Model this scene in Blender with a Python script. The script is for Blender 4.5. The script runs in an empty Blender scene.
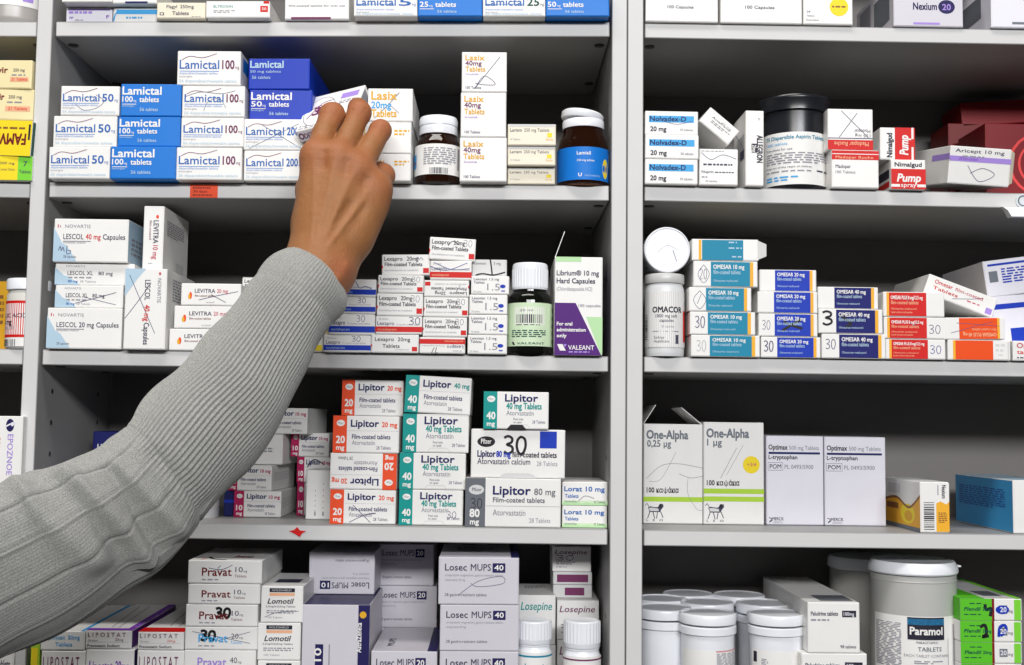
import bpy, bmesh, math, random
import numpy as np
from mathutils import Vector, Matrix, Euler
random.seed(7)
C = bpy.context.scene.collection
# ---------------------------------------------------------------- camera
FPX, CAMD = 1164.8, 0.95
YAW, PIT, ROL = 0.011769, 0.0757465, 0.0107115
FW = np.array([math.sin(YAW)*math.cos(PIT), math.cos(YAW)*math.cos(PIT), math.sin(PIT)])
_r0 = np.array([math.cos(YAW), -math.sin(YAW), 0.]); _u0 = np.cross(_r0, FW)
RT = _r0*math.cos(ROL)+_u0*math.sin(ROL); UP = -_r0*math.sin(ROL)+_u0*math.cos(ROL)
EYE = np.array([0., -CAMD, 0.])
def at(px, py, y=0.):
    """the point of the plane at depth y that the photograph shows at px, py"""
    d = FW+RT*(px-512)/FPX-UP*(py-332.5)/FPX
    return Vector(EYE+d*((y+CAMD)/d[1]))
cd = bpy.data.cameras.new('camera'); cam = bpy.data.objects.new('camera', cd); C.objects.link(cam)
cd.sensor_width = 36; cd.lens = FPX/1024*36; cd.clip_start = .02
M_ = Matrix((RT, UP, -FW)).transposed().to_4x4(); M_.translation = Vector(EYE); cam.matrix_world = M_
bpy.context.scene.camera = cam
# ---------------------------------------------------------------- materials
PAL = {'white': (.80,.79,.77), 'cream': (.78,.72,.58), 'lav': (.74,.73,.80), 'grey': (.45,.45,.45), 'lgrey': (.62,.62,.62), 'dgrey': (.13,.14,.16),
 'black': (.012,.012,.015), 'ink': (.02,.02,.035), 'blue': (.006,.17,.60), 'royal': (.004,.035,.42), 'navy': (.008,.012,.11), 'lblue': (.42,.57,.69), 'tblue': (.03,.13,.42),
 'sky': (.05,.36,.72), 'teal': (.004,.22,.36), 'green': (.19,.62,.04), 'lime': (.40,.62,.05), 'dgreen': (.0,.07,.05), 'pteal': (.0,.28,.255), 'pgreen': (.45,.70,.38),
 'red': (.60,.010,.008), 'butter': (.80,.70,.40), 'orange': (.78,.075,.02), 'mint': (.60,.74,.52), 'omd': (.004,.006,.13), 'amber': (.83,.42,.03), 'yellow': (.85,.66,.02), 'peach': (.80,.42,.25), 'omor': (.78,.07,.004), 'opink': (.75,.06,.06),
 'magenta': (.42,.008,.09), 'purple': (.075,.006,.17), 'violet': (.20,.05,.42), 'lilac': (.36,.24,.66), 'plum': (.16,.03,.10), 'maroon': (.17,.015,.015), 'dred': (.20,.008,.012),
 'indigo': (.014,.011,.085), 'pblue': (.008,.012,.10), 'txt': (.05,.05,.09), 'faint': (.27,.27,.31), 'pen': (.07,.07,.16), 'penb': (.03,.04,.28), 'apple': (.10,.50,.02), 'brown': (.25,.10,.03),
 'steel': (.15,.17,.2), 'losec': (.60,.58,.63), 'rose': (.55,.10,.14), 'ltxt': (.10,.25,.60), 'gold': (.72,.38,.02)}
MATS = {}
def mat(name, col=None, rough=.45, noise=.04, scale=40., bump=0., **kw):
    if name in MATS: return MATS[name]
    col = col or PAL[name]
    m = bpy.data.materials.new(name); m.use_nodes = True; MATS[name] = m
    nt = m.node_tree; b = nt.nodes['Principled BSDF']; b.inputs['Roughness'].default_value = rough
    b.inputs['Base Color'].default_value = (*col, 1); b.inputs['Specular IOR Level'].default_value = .22 if name in PAL or name[:5] in ('card_', 'paper', 'white') else .5
    if noise:
        tc = nt.nodes.new('ShaderNodeTexCoord'); nz = nt.nodes.new('ShaderNodeTexNoise'); mx = nt.nodes.new('ShaderNodeMix'); mx.data_type = 'RGBA'
        nz.inputs['Scale'].default_value = scale; nz.inputs['Detail'].default_value = 3
        nt.links.new(tc.outputs['Object'], nz.inputs['Vector']); nt.links.new(nz.outputs['Fac'], mx.inputs['Factor'])
        mx.inputs['A'].default_value = (*[max(0, c*(1-noise*2)) for c in col], 1); mx.inputs['B'].default_value = (*[min(1, c*(1+noise*2)) for c in col], 1)
        nt.links.new(mx.outputs['Result'], b.inputs['Base Color'])
        if bump:
            bp = nt.nodes.new('ShaderNodeBump'); bp.inputs['Strength'].default_value = bump; bp.inputs['Distance'].default_value = .001
            nt.links.new(nz.outputs['Fac'], bp.inputs['Height']); nt.links.new(bp.outputs['Normal'], b.inputs['Normal'])
    for k, v in kw.items(): b.inputs[k.replace('_', ' ')].default_value = v
    return m
# ---------------------------------------------------------------- objects
def link(name, me, parent=None):
    o = bpy.data.objects.new(name, me); C.objects.link(o)
    if parent is not None: o.parent = parent
    return o
def tag(o, label=None, cat=None, group=None, kind=None):
    for k, v in (('label', label), ('category', cat), ('group', group), ('kind', kind)):
        if v: o[k] = v
    return o
def pymesh(name, v, f, mats, mi=None, smooth=False):
    me = bpy.data.meshes.new(name); me.from_pydata([tuple(p) for p in v], [], f)
    for m in mats: me.materials.append(m)
    if mi: me.polygons.foreach_set('material_index', mi)
    if smooth: me.polygons.foreach_set('use_smooth', [True]*len(me.polygons))
    me.update(); return me
def boxmesh(name, lo, hi, m, bev=.0006, sides=None):
    """a box with rounded edges; sides = {'top': material, ...} for faces printed in another colour"""
    bm = bmesh.new(); bmesh.ops.create_cube(bm, size=1)
    for v in bm.verts: v.co = Vector([lo[i]+(v.co[i]+.5)*(hi[i]-lo[i]) for i in range(3)])
    ms = [m]
    if sides:
        nm = {'top': (0,0,1), 'bottom': (0,0,-1), 'left': (-1,0,0), 'right': (1,0,0), 'front': (0,-1,0), 'back': (0,1,0)}
        for k, sm in sides.items():
            if sm not in ms: ms.append(sm)
            for f in bm.faces:
                if f.normal.dot(Vector(nm[k])) > .9: f.material_index = ms.index(sm)
    if bev: bmesh.ops.bevel(bm, geom=bm.edges[:], offset=bev, segments=2, affect='EDGES', profile=.5)
    me = bpy.data.meshes.new(name); bm.to_mesh(me); bm.free()
    for x in ms: me.materials.append(x)
    return me
def lathe(name, prof, m, n=48, cap=True, closed_top=True):
    v, f = [], []
    for r, z in prof:
        for k in range(n): a = 2*math.pi*k/n; v.append((r*math.cos(a), r*math.sin(a), z))
    for i in range(len(prof)-1):
        for k in range(n): f.append((i*n+k, i*n+(k+1) % n, (i+1)*n+(k+1) % n, (i+1)*n+k))
    if cap:
        f.append(tuple(range(n-1, -1, -1)))
        f.append(tuple((len(prof)-1)*n+k for k in range(n)))
    me = pymesh(name, v, f, [m], smooth=True)
    me.set_sharp_from_angle(angle=math.radians(35)); return me
# ---------------------------------------------------------------- printing
_tc = {}; CAP = [None]
def text_geo(s, bold, slant):
    k = (s, slant)
    if k in _tc: return _tc[k]
    cu = bpy.data.curves.new('t', 'FONT'); cu.body = s; cu.size = 1; cu.resolution_u = 2; cu.shear = slant
    o = bpy.data.objects.new('t', cu); C.objects.link(o); bpy.context.view_layer.update()
    me = bpy.data.meshes.new_from_object(o.evaluated_get(bpy.context.evaluated_depsgraph_get()))
    v = np.array([p.co[:2] for p in me.vertices]).reshape(-1, 2); f = [tuple(p.vertices) for p in me.polygons]
    bpy.data.objects.remove(o); bpy.data.curves.remove(cu); bpy.data.meshes.remove(me)
    if CAP[0] is None:
        CAP[0] = 1.
        CAP[0] = text_geo('H', 0, 0)[0][:, 1].max()
        return text_geo(s, bold, slant)
    x0 = v[:, 0].min() if len(v) else 0
    v = (v-np.array([x0, 0]))/CAP[0] if len(v) else v
    _tc[k] = (v, f); return _tc[k]
def R(u0, v0, u1, v1, c): return ('R', u0, v0, u1, v1, c)
def T(s, u, v, h, wid, c, b=0., rot=0, al='L', sl=0.): return ('T', s, u, v, h, wid, c, b, rot, al, sl)
def L(pts, w, c): return ('L', pts, w, c)
def E(u, v, ru, rv, c): return ('E', u, v, ru, rv, c)
def P(pts, c): return ('P', pts, c)
def X(u, v, wid, h, c, n=1, lead=1.8):      # lines of small print, too small to read
    out = []
    for i in range(n):
        x = u; rr = random.Random(int(u*991+v*577+i*31))
        end = u+wid*(1 if i < n-1 else rr.uniform(.6, 1))
        while x < end-.01:
            l = min(rr.uniform(.04, .12), end-x); out.append(('R', x, v+i*h*lead, x+l*.93, v+i*h*lead+h, c)); x += l+.018
    return out
def BC(u0, v0, u1, v1, c='black', horiz=False, seed=1):   # a barcode
    rr = random.Random(seed); out = []; t = 0.
    while t < 1:
        a = rr.choice((.02, .035, .05)); b = min(1, t+a)
        out.append(R(u0, v0+(v1-v0)*t, u1, v0+(v1-v0)*b, c) if horiz else R(u0+(u1-u0)*t, v0, u0+(u1-u0)*b, v1, c))
        t = b+rr.choice((.02, .035, .05))
    return out
def PEN(s, u, v, su, sv, w, c):             # handwritten digits and marks
    G = {'3': [[(0,.1),(.4,0),(.8,.12),(.75,.35),(.3,.48),(.8,.6),(.85,.85),(.4,1),(0,.88)]], '0': [[(.5,0),(.15,.2),(.05,.6),(.3,.97),(.7,.95),(.95,.55),(.85,.15),(.45,.02)]],
         '7': [[(0,.1),(.9,.0),(.4,1)]], '/': [[(0,1),(1,0)]], 'x': [[(0,.1),(1,.9)],[(.9,0),(.1,1)]], '2': [[(0,.2),(.4,0),(.8,.2),(.5,.6),(0,1),(.9,.95)]],
         '~': [[(0,.6),(.3,.1),(.5,.6),(.75,.2),(1,.7)]], 'o': [[(.5,0),(0,.5),(.5,1),(1,.5),(.5,0)]], 'b': [[(.2,0),(.15,.5),(.2,.95),(.7,.9),(.8,.6),(.3,.55)]]}
    out = []
    for i, ch in enumerate(s):
        for st in G.get(ch, []): out.append(L([(u+(i+p[0]*.8)*su/len(s), v+p[1]*sv) for p in st], w, c))
    return out
def flat(d):
    out = []
    for e in d:
        if isinstance(e, list): out += flat(e)
        else: out.append(e)
    return out
def up180(d):
    return [('U', flat(d))]
def print_geo(design, w, h, mapf, acc, curved=False, flip=False):
    """append the printed design of a w x h face to acc; mapf(x, z, off) gives the point on the face (x from its left, z from its top)"""
    V, F, MI, names = acc
    lay = [0]
    def mi(c):
        if c not in names: names.append(c)
        return names.index(c)
    def put(pts, faces, c, off):
        b = len(V)
        for x, z in pts:
            if flip: x, z = w-x, h-z
            V.append(mapf(x, z, off))
        for f in faces: F.append(tuple(b+i for i in f)); MI.append(mi(c))
    for e in flat(design):
        if e[0] == 'U': print_geo(e[1], w, h, mapf, acc, curved, not flip); continue
        lay[0] += 1; off = .00012+.0000035*min(lay[0], 60)
        if e[0] == 'R':
            _, u0, v0, u1, v1, c = e; n = max(1, int((u1-u0)*28)) if curved else 1
            pts = []
            for i in range(n+1): x = (u0+(u1-u0)*i/n)*w; pts += [(x, v1*h), (x, v0*h)]
            put(pts, [(2*i, 2*i+2, 2*i+3, 2*i+1) for i in range(n)], c, off)
        elif e[0] == 'P':
            n = len(e[1]); put([(u*w, v*h) for u, v in e[1]], [tuple(range(n))], e[2], off)
        elif e[0] == 'E':
            _, u, v, ru, rv, c = e; n = 24
            pts = [(u*w, v*h)]+[((u+ru*math.cos(2*math.pi*k/n))*w, (v+rv*math.sin(2*math.pi*k/n))*h) for k in range(n)]
            put(pts, [(0, 1+(k+1) % n, 1+k) for k in range(n)], c, off)
        elif e[0] == 'L':
            _, pts, lw, c = e; q = [Vector((u*w, v*h)) for u, v in pts]
            if len(q) > 2:                      # smooth the stroke
                s = []
                for i in range(len(q)-1):
                    p0, p1, p2, p3 = q[max(i-1, 0)], q[i], q[i+1], q[min(i+2, len(q)-1)]
                    for k in range(5):
                        t = k/5; s.append(.5*((2*p1)+(p2-p0)*t+(2*p0-5*p1+4*p2-p3)*t*t+(3*p1-p0-3*p2+p3)*t**3))
                q = s+[q[-1]]
            a = []
            for i, p in enumerate(q):
                d = (q[min(i+1, len(q)-1)]-q[max(i-1, 0)]); d = d.normalized() if d.length else Vector((1, 0)); nn = Vector((-d.y, d.x))*lw/2
                a += [tuple(p+nn), tuple(p-nn)]
            put(a, [(2*i, 2*i+1, 2*i+3, 2*i+2) for i in range(len(q)-1)], c, off)
        elif e[0] == 'T':
            _, s, u, v, hh, wid, c, b, rot, al, sl = e
            g, f = text_geo(s, b, sl)
            if not len(g): continue
            side = rot in (90, -90)
            sy = hh*(w if side else h); W = g[:, 0].max(); sx = sy if wid is None else wid*(h if side else w)/W
            x = g[:, 0]*sx; y = g[:, 1]*sy
            if al == 'C': x = x-W*sx/2
            elif al == 'R': x = x-W*sx
            a = math.radians(rot); q = b*sy*1.25             # heavy type: the letters struck again a hair's breadth aside
            for kk, (dx, dy) in enumerate(((0, 0),) if q < 1e-6 else ((-q, -q), (q, -q), (-q, q), (q, q))):
                put([(u*w+(px+dx)*math.cos(a)-(py+dy)*math.sin(a), v*h-(px+dx)*math.sin(a)-(py+dy)*math.cos(a)) for px, py in zip(x, y)], f, c, off+.00006+kk*.000006)
def print_obj(name, acc, parent):
    V, F, MI, names = acc
    if not F: return None
    return link(name, pymesh(name, V, F, [mat(c, rough=.5, noise=0) for c in names], MI), parent)
# ---------------------------------------------------------------- a carton
def carton(w, h, d, label, loc, front=(), right=(), left=(), top=(), body='white', sides=None, rot=(0,0,0), group=None, flap=True, name='medicine_carton', cat='medicine box'):
    """a folding carton: x across its front from -w/2 to w/2, front at y = 0, standing on z = 0"""
    bmat = mat('card_'+body, PAL[body], rough=.38, noise=.02, scale=60)
    sd = {k: mat('card_'+c, PAL[c], rough=.38, noise=.02, scale=60) for k, c in (sides or {}).items()}
    o = link(name, boxmesh(name, (-w/2, 0, 0), (w/2, d, h), bmat, min(.0007, h*.06, w*.06), sd))
    o.location = loc; o.rotation_euler = rot
    tag(o, label, cat, group)
    fo = 0.
    if flap:                                     # the tucked end that faces out
        m = .0008; fo = .0003
        fl = link('tuck_flap', boxmesh('tuck_flap', (-w/2+m, -fo, m), (w/2-m, .0004, h-m*.6), sd.get('front', bmat), .0002), o)
    for nm, des, fw, fh, mp in (('front_print', front, w, h, lambda x, z, q: (-w/2+x, -fo-q, h-z)), ('side_print', right, d, h, lambda x, z, q: (w/2+q, x, h-z)),
            ('side_print', left, d, h, lambda x, z, q: (-w/2-q, d-x, h-z)), ('lid_print', top, w, d, lambda x, z, q: (-w/2+x, d-z, h+q))):
        if des:
            acc = ([], [], [], []); print_geo(des, fw, fh, mp, acc); print_obj(nm, acc, o)
    return o
def open_flap(o, q, body, t=.0005):
    a, b, c, d = [Vector(p) for p in q]; n = (b-a).cross(d-a).normalized()*t
    v = [a, b, c, d, a+n, b+n, c+n, d+n]
    link('open_flap', pymesh('open_flap', v, [(3,2,1,0), (4,5,6,7), (0,1,5,4), (1,2,6,5), (2,3,7,6), (3,0,4,7)], [mat('card_'+body, PAL[body])]), o)
ORD = ['lowest', 'second up', 'third up', 'fourth up', 'fifth up', 'sixth up']
def shz(sh, x): return sh[0]+(sh[1]-sh[0])*(x-sh[2])/(sh[3]-sh[2])
def stack(sh, y, where, items, dep=.085, group=True, z0=None, **kw0):
    """cartons standing on one another from the shelf up: (x0, x1, top) in the photograph, what it looks like, front design, options"""
    z = z0
    for i, it in enumerate(items):
        (x0, x1, yt), desc, des = it[:3]; kw = dict(kw0); kw.update(it[3] if len(it) > 3 else {})
        yy = y+kw.pop('dy', 0); dd = kw.pop('dep', dep); yaw = kw.pop('yaw', random.uniform(-.4, .4)); ym = kw.pop('ym', yt+14); lab = kw.pop('lab', None); post = kw.pop('post', None); ro = kw.pop('roll', 0)
        A, B, Tp = at(x0, ym, yy), at(x1, ym, yy), at((x0+x1)/2, yt, yy)
        xm = (A.x+B.x)/2
        if z is None: z = shz(sh, xm)+.0003
        tilt = math.atan2(sh[1]-sh[0], sh[3]-sh[2])
        w = B.x-A.x
        if ro and i == 0: z += w/2*abs(math.sin(math.radians(ro)+tilt))
        h = Tp.z-z
        if lab is None:
            n = len(items)
            lab = f"{desc}, {'topmost' if i == n-1 else ORD[i]} in {where}" if n > 1 else f"{desc}, {where}"
        ya = math.radians(yaw)
        off = Vector((0, 0, 0))
        o = carton(w, h, dd, lab, (xm, yy, z), des, rot=(0, -tilt+math.radians(ro), ya), group=('cartons in '+where if len(items) > 1 and group else None), **kw)
        if post:
            for q in post: open_flap(o, q(w, h, dd), kw.get('body', 'white'))
        z = Tp.z+.0003
# ---------------------------------------------------------------- round containers
def cyl_label(o, r, z0, z1, design, span=150, mid=-90, name='paper_label', bg='white', off=.0003):
    """a paper label wrapped part of the way round a bottle, with its printing as a sub-part"""
    n = 40; a0 = math.radians(mid-span/2); a1 = math.radians(mid+span/2); v = []; f = []
    for k in range(n+1):
        a = a0+(a1-a0)*k/n
        for z in (z0, z1): v.append(((r+off)*math.cos(a), (r+off)*math.sin(a), z))
    for k in range(n): f.append((2*k, 2*k+2, 2*k+3, 2*k+1))
    lb = link(name, pymesh(name, v, f, [mat('paper_'+bg, PAL[bg], rough=.5, noise=.015)], smooth=True), o)
    acc = ([], [], [], []); W = r*(a1-a0); H = z1-z0
    def mp(x, z, q):
        a = a0+(a1-a0)*x/W; rr = r+off+q
        return (rr*math.cos(a), rr*math.sin(a), z1-z)
    print_geo(design, W, H, mp, acc, True); print_obj('printed_lettering', acc, lb)
    return lb
def root(name, loc, label, cat, group=None, rz=0):
    o = link(name, None); o.location = loc; o.rotation_euler = (0, 0, rz); return tag(o, label, cat, group)
# ================================================================ the shelving
D = .176; TH = .0128
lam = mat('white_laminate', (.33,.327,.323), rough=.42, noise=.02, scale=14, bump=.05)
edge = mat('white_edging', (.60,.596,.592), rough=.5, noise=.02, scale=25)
backm = mat('back_board', (.17,.16,.152), rough=.6, noise=.04, scale=9)
dark = mat('dark_fixing', (.03,.03,.028), rough=.4, noise=0)
PA = at(57, 0).x*0+(-.3718); PAL_, PB, PB2, PC = PA-.0126, .0916, .1045, .1179
TOPZ, BOTZ, LEFT, RIGHT = .60, -1.25, -.86, .66
def shelfline(p0, p1):
    a, b = at(*p0), at(*p1)
    return lambda x: a.z+(b.z-a.z)*(x-a.x)/(b.x-a.x)
SB = {  # undersides of the boards as they run in the photograph
 'L1': shelfline((0,36.6),(41,36.8)), 'L2': shelfline((0,197.6),(30,198.2)), 'L3': shelfline((0,364.5),(22,364.8)),
 'M1': shelfline((60,36.5),(605,36.8)), 'M2': shelfline((50,197.5),(608,200.9)), 'M3': shelfline((45,365),(605,372)), 'M4': shelfline((190,539),(608,545.2)),
 'R1': shelfline((645,38),(1000,44.2)), 'R2': shelfline((645,201),(1000,208)), 'R3': shelfline((645,372.2),(1000,376.8)), 'R4': shelfline((645,546),(960,549.6))}
SB['L4'] = lambda x: -.0985; SB['M5'] = lambda x: -.2385; SB['R5'] = lambda x: -.2385; SB['L5'] = lambda x: -.2385
for b in 'LMR': SB[b+'0'] = (lambda x: .455)
BAY = {'L': (LEFT+.0126, PAL_), 'M': (PA, PB), 'R': (PC, RIGHT-.0126)}
SH = {}
unitA = root('shelving_unit', (0,0,BOTZ), 'white laminate shelving unit of two bays packed with medicine, behind the reaching arm', 'shelving unit')
unitB = root('shelving_unit', (0,0,BOTZ), 'white laminate shelving unit with one wide bay, against the double upright', 'shelving unit')
def local(o):                       # parts are drawn in place; the unit's base is its origin
    o.location = (0, 0, -BOTZ); return o
def panel(u, x0, x1, name='side_panel'):
    return local(link(name, boxmesh(name, (x0, -.004, BOTZ), (x1, D+.008, TOPZ), lam, .0007, {'front': edge}), u))
panel(unitA, LEFT, LEFT+.0126)
pa = panel(unitA, PAL_, PA, 'partition_panel'); pb = panel(unitA, PB, PB2-.0002); pc = panel(unitB, PB2+.0002, PC); panel(unitB, RIGHT-.0126, RIGHT)
for u, a, b in ((unitA, LEFT+.0126, PB), (unitB, PC, RIGHT-.0126)):
    bd = link('back_panel', boxmesh('back_panel', (a-.002, D, BOTZ), (b+.002, D+.006, TOPZ), backm, 0), u); local(bd)
    local(link('top_panel', boxmesh('top_panel', (a, -.003, TOPZ-.016), (b, D, TOPZ), lam, .0005), u))
    local(link('plinth', boxmesh('plinth', (a, .015, BOTZ), (b, .03, BOTZ+.08), lam, .0005), u))
for k, fn in SB.items():
    u = unitB if k[0] == 'R' else unitA; x0, x1 = BAY[k[0]]; x0 += .0014; x1 -= .0014
    z0, z1 = fn(x0), fn(x1); SH[k] = (z0+TH, z1+TH, x0, x1)
    a = math.atan2(z1-z0, x1-x0); W = (x1-x0)/math.cos(a)
    o = link('shelf_board', boxmesh('shelf_board', (0, 0, 0), (W, D-.001, TH), lam, .0009, {'front': edge}), u)
    o.location = (x0, 0, z0-BOTZ); o.rotation_euler = (0, -a, 0)
    for i, (fx, fy) in enumerate(((.007, .022), (W-.007, .022), (.007, .135), (W-.007, .135))):     # the dark cam fixings under each board
        v = []; n = 20
        me = lathe('shelf_fixing', [(.0012, -.0010), (.0042, -.0008), (.0044, .0002)], dark, 20)
        f = link('shelf_fixing', me, o); f.location = (fx, fy, 0)
def holes(p, x, sgn, zs):
    for z in zs:
        for y in (.028, .14):
            me = lathe('peg_hole', [(.0022, 0), (.0022, .0003)], dark, 14)
            h = link('peg_hole', me, p); h.location = (x, y, z); h.rotation_euler = (0, sgn*math.pi/2, 0)
holes(pa, PA-.0001, 1, [.262, .236, .12, .094, .0205, -.0055, -.0315, -.0575, -.083+.0, -.17])
holes(pb, PB+.0001, -1, [.27, .24, .12, -.03, -.06, -.16])
# ---- things stuck to the edges of the boards
def sticker(x0, y0, x1, y1, design, bg, label, cat, name):
    A, B = at(x0, (y0+y1)/2, -.0006), at(x1, (y0+y1)/2, -.0006); t, b = at((x0+x1)/2, y0, -.0006), at((x0+x1)/2, y1, -.0006)
    w, h = B.x-A.x, t.z-b.z
    o = link(name, boxmesh(name, (-w/2, 0, 0), (w/2, .0005, h), mat('paper_'+bg, PAL[bg], rough=.5, noise=.015), .0001)); o.location = ((A.x+B.x)/2, -.0006, b.z)
    acc = ([], [], [], []); print_geo(design, w, h, lambda x, z, q: (-w/2+x, -q, h-z), acc); print_obj('printed_lettering', acc, o)
    return tag(o, label, cat)
sticker(190, 184.5, 217.6, 197.6, [X(.1,.2,.8,.12,'maroon',1), T('30 days', .12,.62,.2,.5,'maroon',.01), X(.1,.76,.8,.1,'maroon',1)], 'orange', 'small orange red price sticker on the shelf edge below the fingers', 'sticker', 'price_sticker')
bm = bmesh.new(); c0 = at(298, 532, -.0004)
me = pymesh('tape_scrap', [(c0.x+px*.0008, -.0006, c0.z+pz*.0008) for px, pz in ((-9,1),(-4,2),(-1,5),(2,1.5),(8,1),(4,-1.5),(2,-5),(-3,-2))]+[(c0.x+px*.0008, -.0001, c0.z+pz*.0008) for px, pz in ((-9,1),(-4,2),(-1,5),(2,1.5),(8,1),(4,-1.5),(2,-5),(-3,-2))],
    [tuple(range(7,-1,-1))]+[(i, (i+1) % 8, 8+(i+1) % 8, 8+i) for i in range(8)], [mat('red', rough=.5)])
tag(link('tape_scrap', me), 'torn scrap of red tape stuck on the lower shelf edge', 'tape')
# white plastic ticket holder hanging at the far end of the upper right board
hA, hB = at(1004, 211, -.004), at(1040, 211, -.004); hz = at(1015, 217.5, -.004).z; h1 = at(1015, 206.5, -.004).z; hl = hA.x; hr = hB.x
me = pymesh('ticket_holder', [(hl-.002, -.001, h1), (hr, -.001, h1), (hr, -.001, hz), (hl+.004, -.001, hz), (hl+.0015, -.001, h1-.004),
  (hl-.002, -.007, h1-.001), (hr, -.007, h1-.001), (hr, -.009, hz), (hl+.004, -.009, hz), (hl+.0015, -.008, h1-.004)],
  [(0,1,2,3,4), (9,8,7,6,5), (0,5,6,1), (1,6,7,2), (2,7,8,3), (3,8,9,4), (4,9,5,0)], [mat('plastic_white', (.8,.82,.86), rough=.25)])
tag(link('ticket_holder', me), 'white plastic ticket holder hanging from the upper right shelf edge', 'ticket holder')
g = link('round_badge', lathe('round_badge', [(.0062, 0), (.006, .0006)], mat('badge_grey', (.6,.63,.66), rough=.4), 32))
gl = at(1023, 201, -.0004); g.location = gl; g.rotation_euler = (math.pi/2, 0, 0)
tag(g, 'small round grey emblem on the shelf edge above the ticket holder', 'badge')
gr = link('emblem_ring', lathe('emblem_ring', [(.0047,0),(.0047,.0002),(.0035,.0002)], mat('steel'), 32, cap=False), g); gr.location = (0,0,.0006)
# ================================================================ what the cartons have printed on them
def lam_w(dose, dc='tblue', pen=None):
    d = [T('Lamictal', .04,.52,.25,.62,'tblue',.012), T(dose,.71,.52,.25,.19,dc,.02), T('mg',.915,.52,.10,.06,dc), R(.04,.58,.66,.60,'ltxt'),
         T('dispersible/chewable tablets', .04,.68,.065,.6,'ltxt'), T('lamotrigine', .04,.77,.06,.2,'faint'), T('56 dispersible/chewable tablets', .04,.91,.085,.9,'lblue',.01),
         L([(.07,.27),(.2,.16),(.4,.20),(.62,.08)], .0005, 'plum')]
    if pen: d += pen
    return d
def lam_b(dose='100', pen=None):
    return [T('Lamictal', .03,.33,.24,.64,'white',.025), T(dose,.03,.56,.17,.17,'white',.02), T('mg',.21,.56,.08,.05,'white'), T('tablets',.31,.56,.16,.32,'white',.02), R(.03,.62,.26,.64,'white'),
            T('lamotrigine',.03,.71,.06,.2,'lblue'), T('56 tablets',.32,.84,.1,.3,'lblue',.01)]+(pen or [])
def lasix(dose, big=True, pen=None):
    d = [T('Lasix',.08,.21,.13,.42,'gold',.02), T(dose,.08,.34,.11,.36,'plum' if dose == '40mg' else 'sky',.02), T('Tablets',.08,.49,.12,.44,'gold',.02), T('furosemide',.09,.58,.05,.28,'violet'), T('100 Tablets',.09,.92,.06,.34,'indigo',.01)]
    return d+(pen or [])
lariam = [R(.02,.02,.98,.14,'lgrey'), T('Lariam',.05,.36,.15,.24,'txt',.01), T('250 mg Tablets',.34,.36,.15,.52,'txt'), R(.82,.42,.92,.62,'yellow'), T('8 Tablets',.06,.76,.09,.2,'faint'), T('Roche',.8,.78,.12,.14,'gold')]
def lescol(t1, t2, h=1, pen=None, novartis=True, thin=False):
    d = [P([(0,.45),(.18,.62),(.32,.98),(0,.98)], 'lblue'), P([(0,.2),(.10,.5),(.2,.98),(0,.98)], 'lblue')]
    if not thin:
        d += [T('NOVARTIS',.15,.21,.075,.34,'faint',.005), E(.055,.17,.008,.045,'rose'), E(.085,.18,.006,.03,'rose'), T('LESCOL',.13,.47,.12,.27,'txt',.005), T(t1,.43,.47,.12,.2,'red' if '40' in t1 else 'txt',.01), T('Capsules',.66,.47,.12,.3,'txt',.01),
              R(.13,.51,.5,.53,'faint'), T('fluvastatin sodium',.13,.57,.05,.3,'faint'), T('28 capsules',.14,.9,.06,.17,'txt')]
    else:
        d += [T('NOVARTIS',.14,.18,.09,.24,'faint'), T('LESCOL XL',.16,.53,.18,.32,'txt',.005), T('80 mg',.55,.53,.16,.18,'txt',.01), X(.17,.62,.3,.06,'faint',1), T('80 mg',.17,.87,.1,.12,'tblue',.02), T('28 Tablets',.32,.87,.09,.2,'faint')]
    return d+(pen or [])
def levitra(pen=None):
    return [E(.16,.55,.025,.16,'orange'), E(.14,.6,.02,.12,'gold'), T('LEVITRA',.23,.42,.17,.34,'txt',.012), T('20 mg',.6,.42,.17,.18,'rose',.012), T('film-coated tablets',.23,.6,.09,.33,'maroon',.01), T('vardenafil',.42,.88,.07,.14,'faint')]+(pen or [])
def lexb(hand='~'):
    return [T('28 tablets',.07,.22,.09,.2,'faint'), T('Lexapro',.05,.52,.22,.3,'indigo',.005), T('10 mg film-coated tablets',.4,.5,.09,.5,'faint'), R(0,.58,1,.88,'royal'), T('escitalopram',.05,.8,.13,.4,'lblue')]+PEN(hand,.6,.06,.2,.3,.0004,'pen')
def lexr(pen=None):
    return [T('28 tablets',.07,.2,.09,.2,'faint'), T('Lexapro',.04,.5,.2,.36,'indigo',.005), T('20 mg film-coated tablets',.45,.5,.08,.5,'faint'), R(0,.58,1,.88,'red'), T('escitalopram',.05,.8,.13,.4,'peach')]+(pen or [])
def lexk(pen=None):
    return [T('Lexapro',.05,.3,.19,.38,'ink',.012), T('20mg',.52,.3,.19,.24,'ink',.012), T('Film-coated Tablets',.06,.56,.17,.78,'ink',.02), T('(escitalopram as oxalate)',.06,.8,.09,.7,'faint'), R(.86,.66,.98,.9,'red'), P([(0,.5),(.03,.6),(0,.75)],'red')]+(pen if pen is not None else PEN('30',.74,.08,.2,.3,.0003,'pen'))
lext = [T('Lexapro',.08,.36,.2,.4,'ink',.012), T('20mg',.56,.36,.2,.26,'ink',.012), T('Tablets',.24,.72,.19,.36,'ink',.015), T('escitalopram',.5,.85,.07,.3,'faint'), R(.86,.66,.97,.9,'red'), P([(0,.5),(.03,.6),(0,.75)],'red')]
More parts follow.
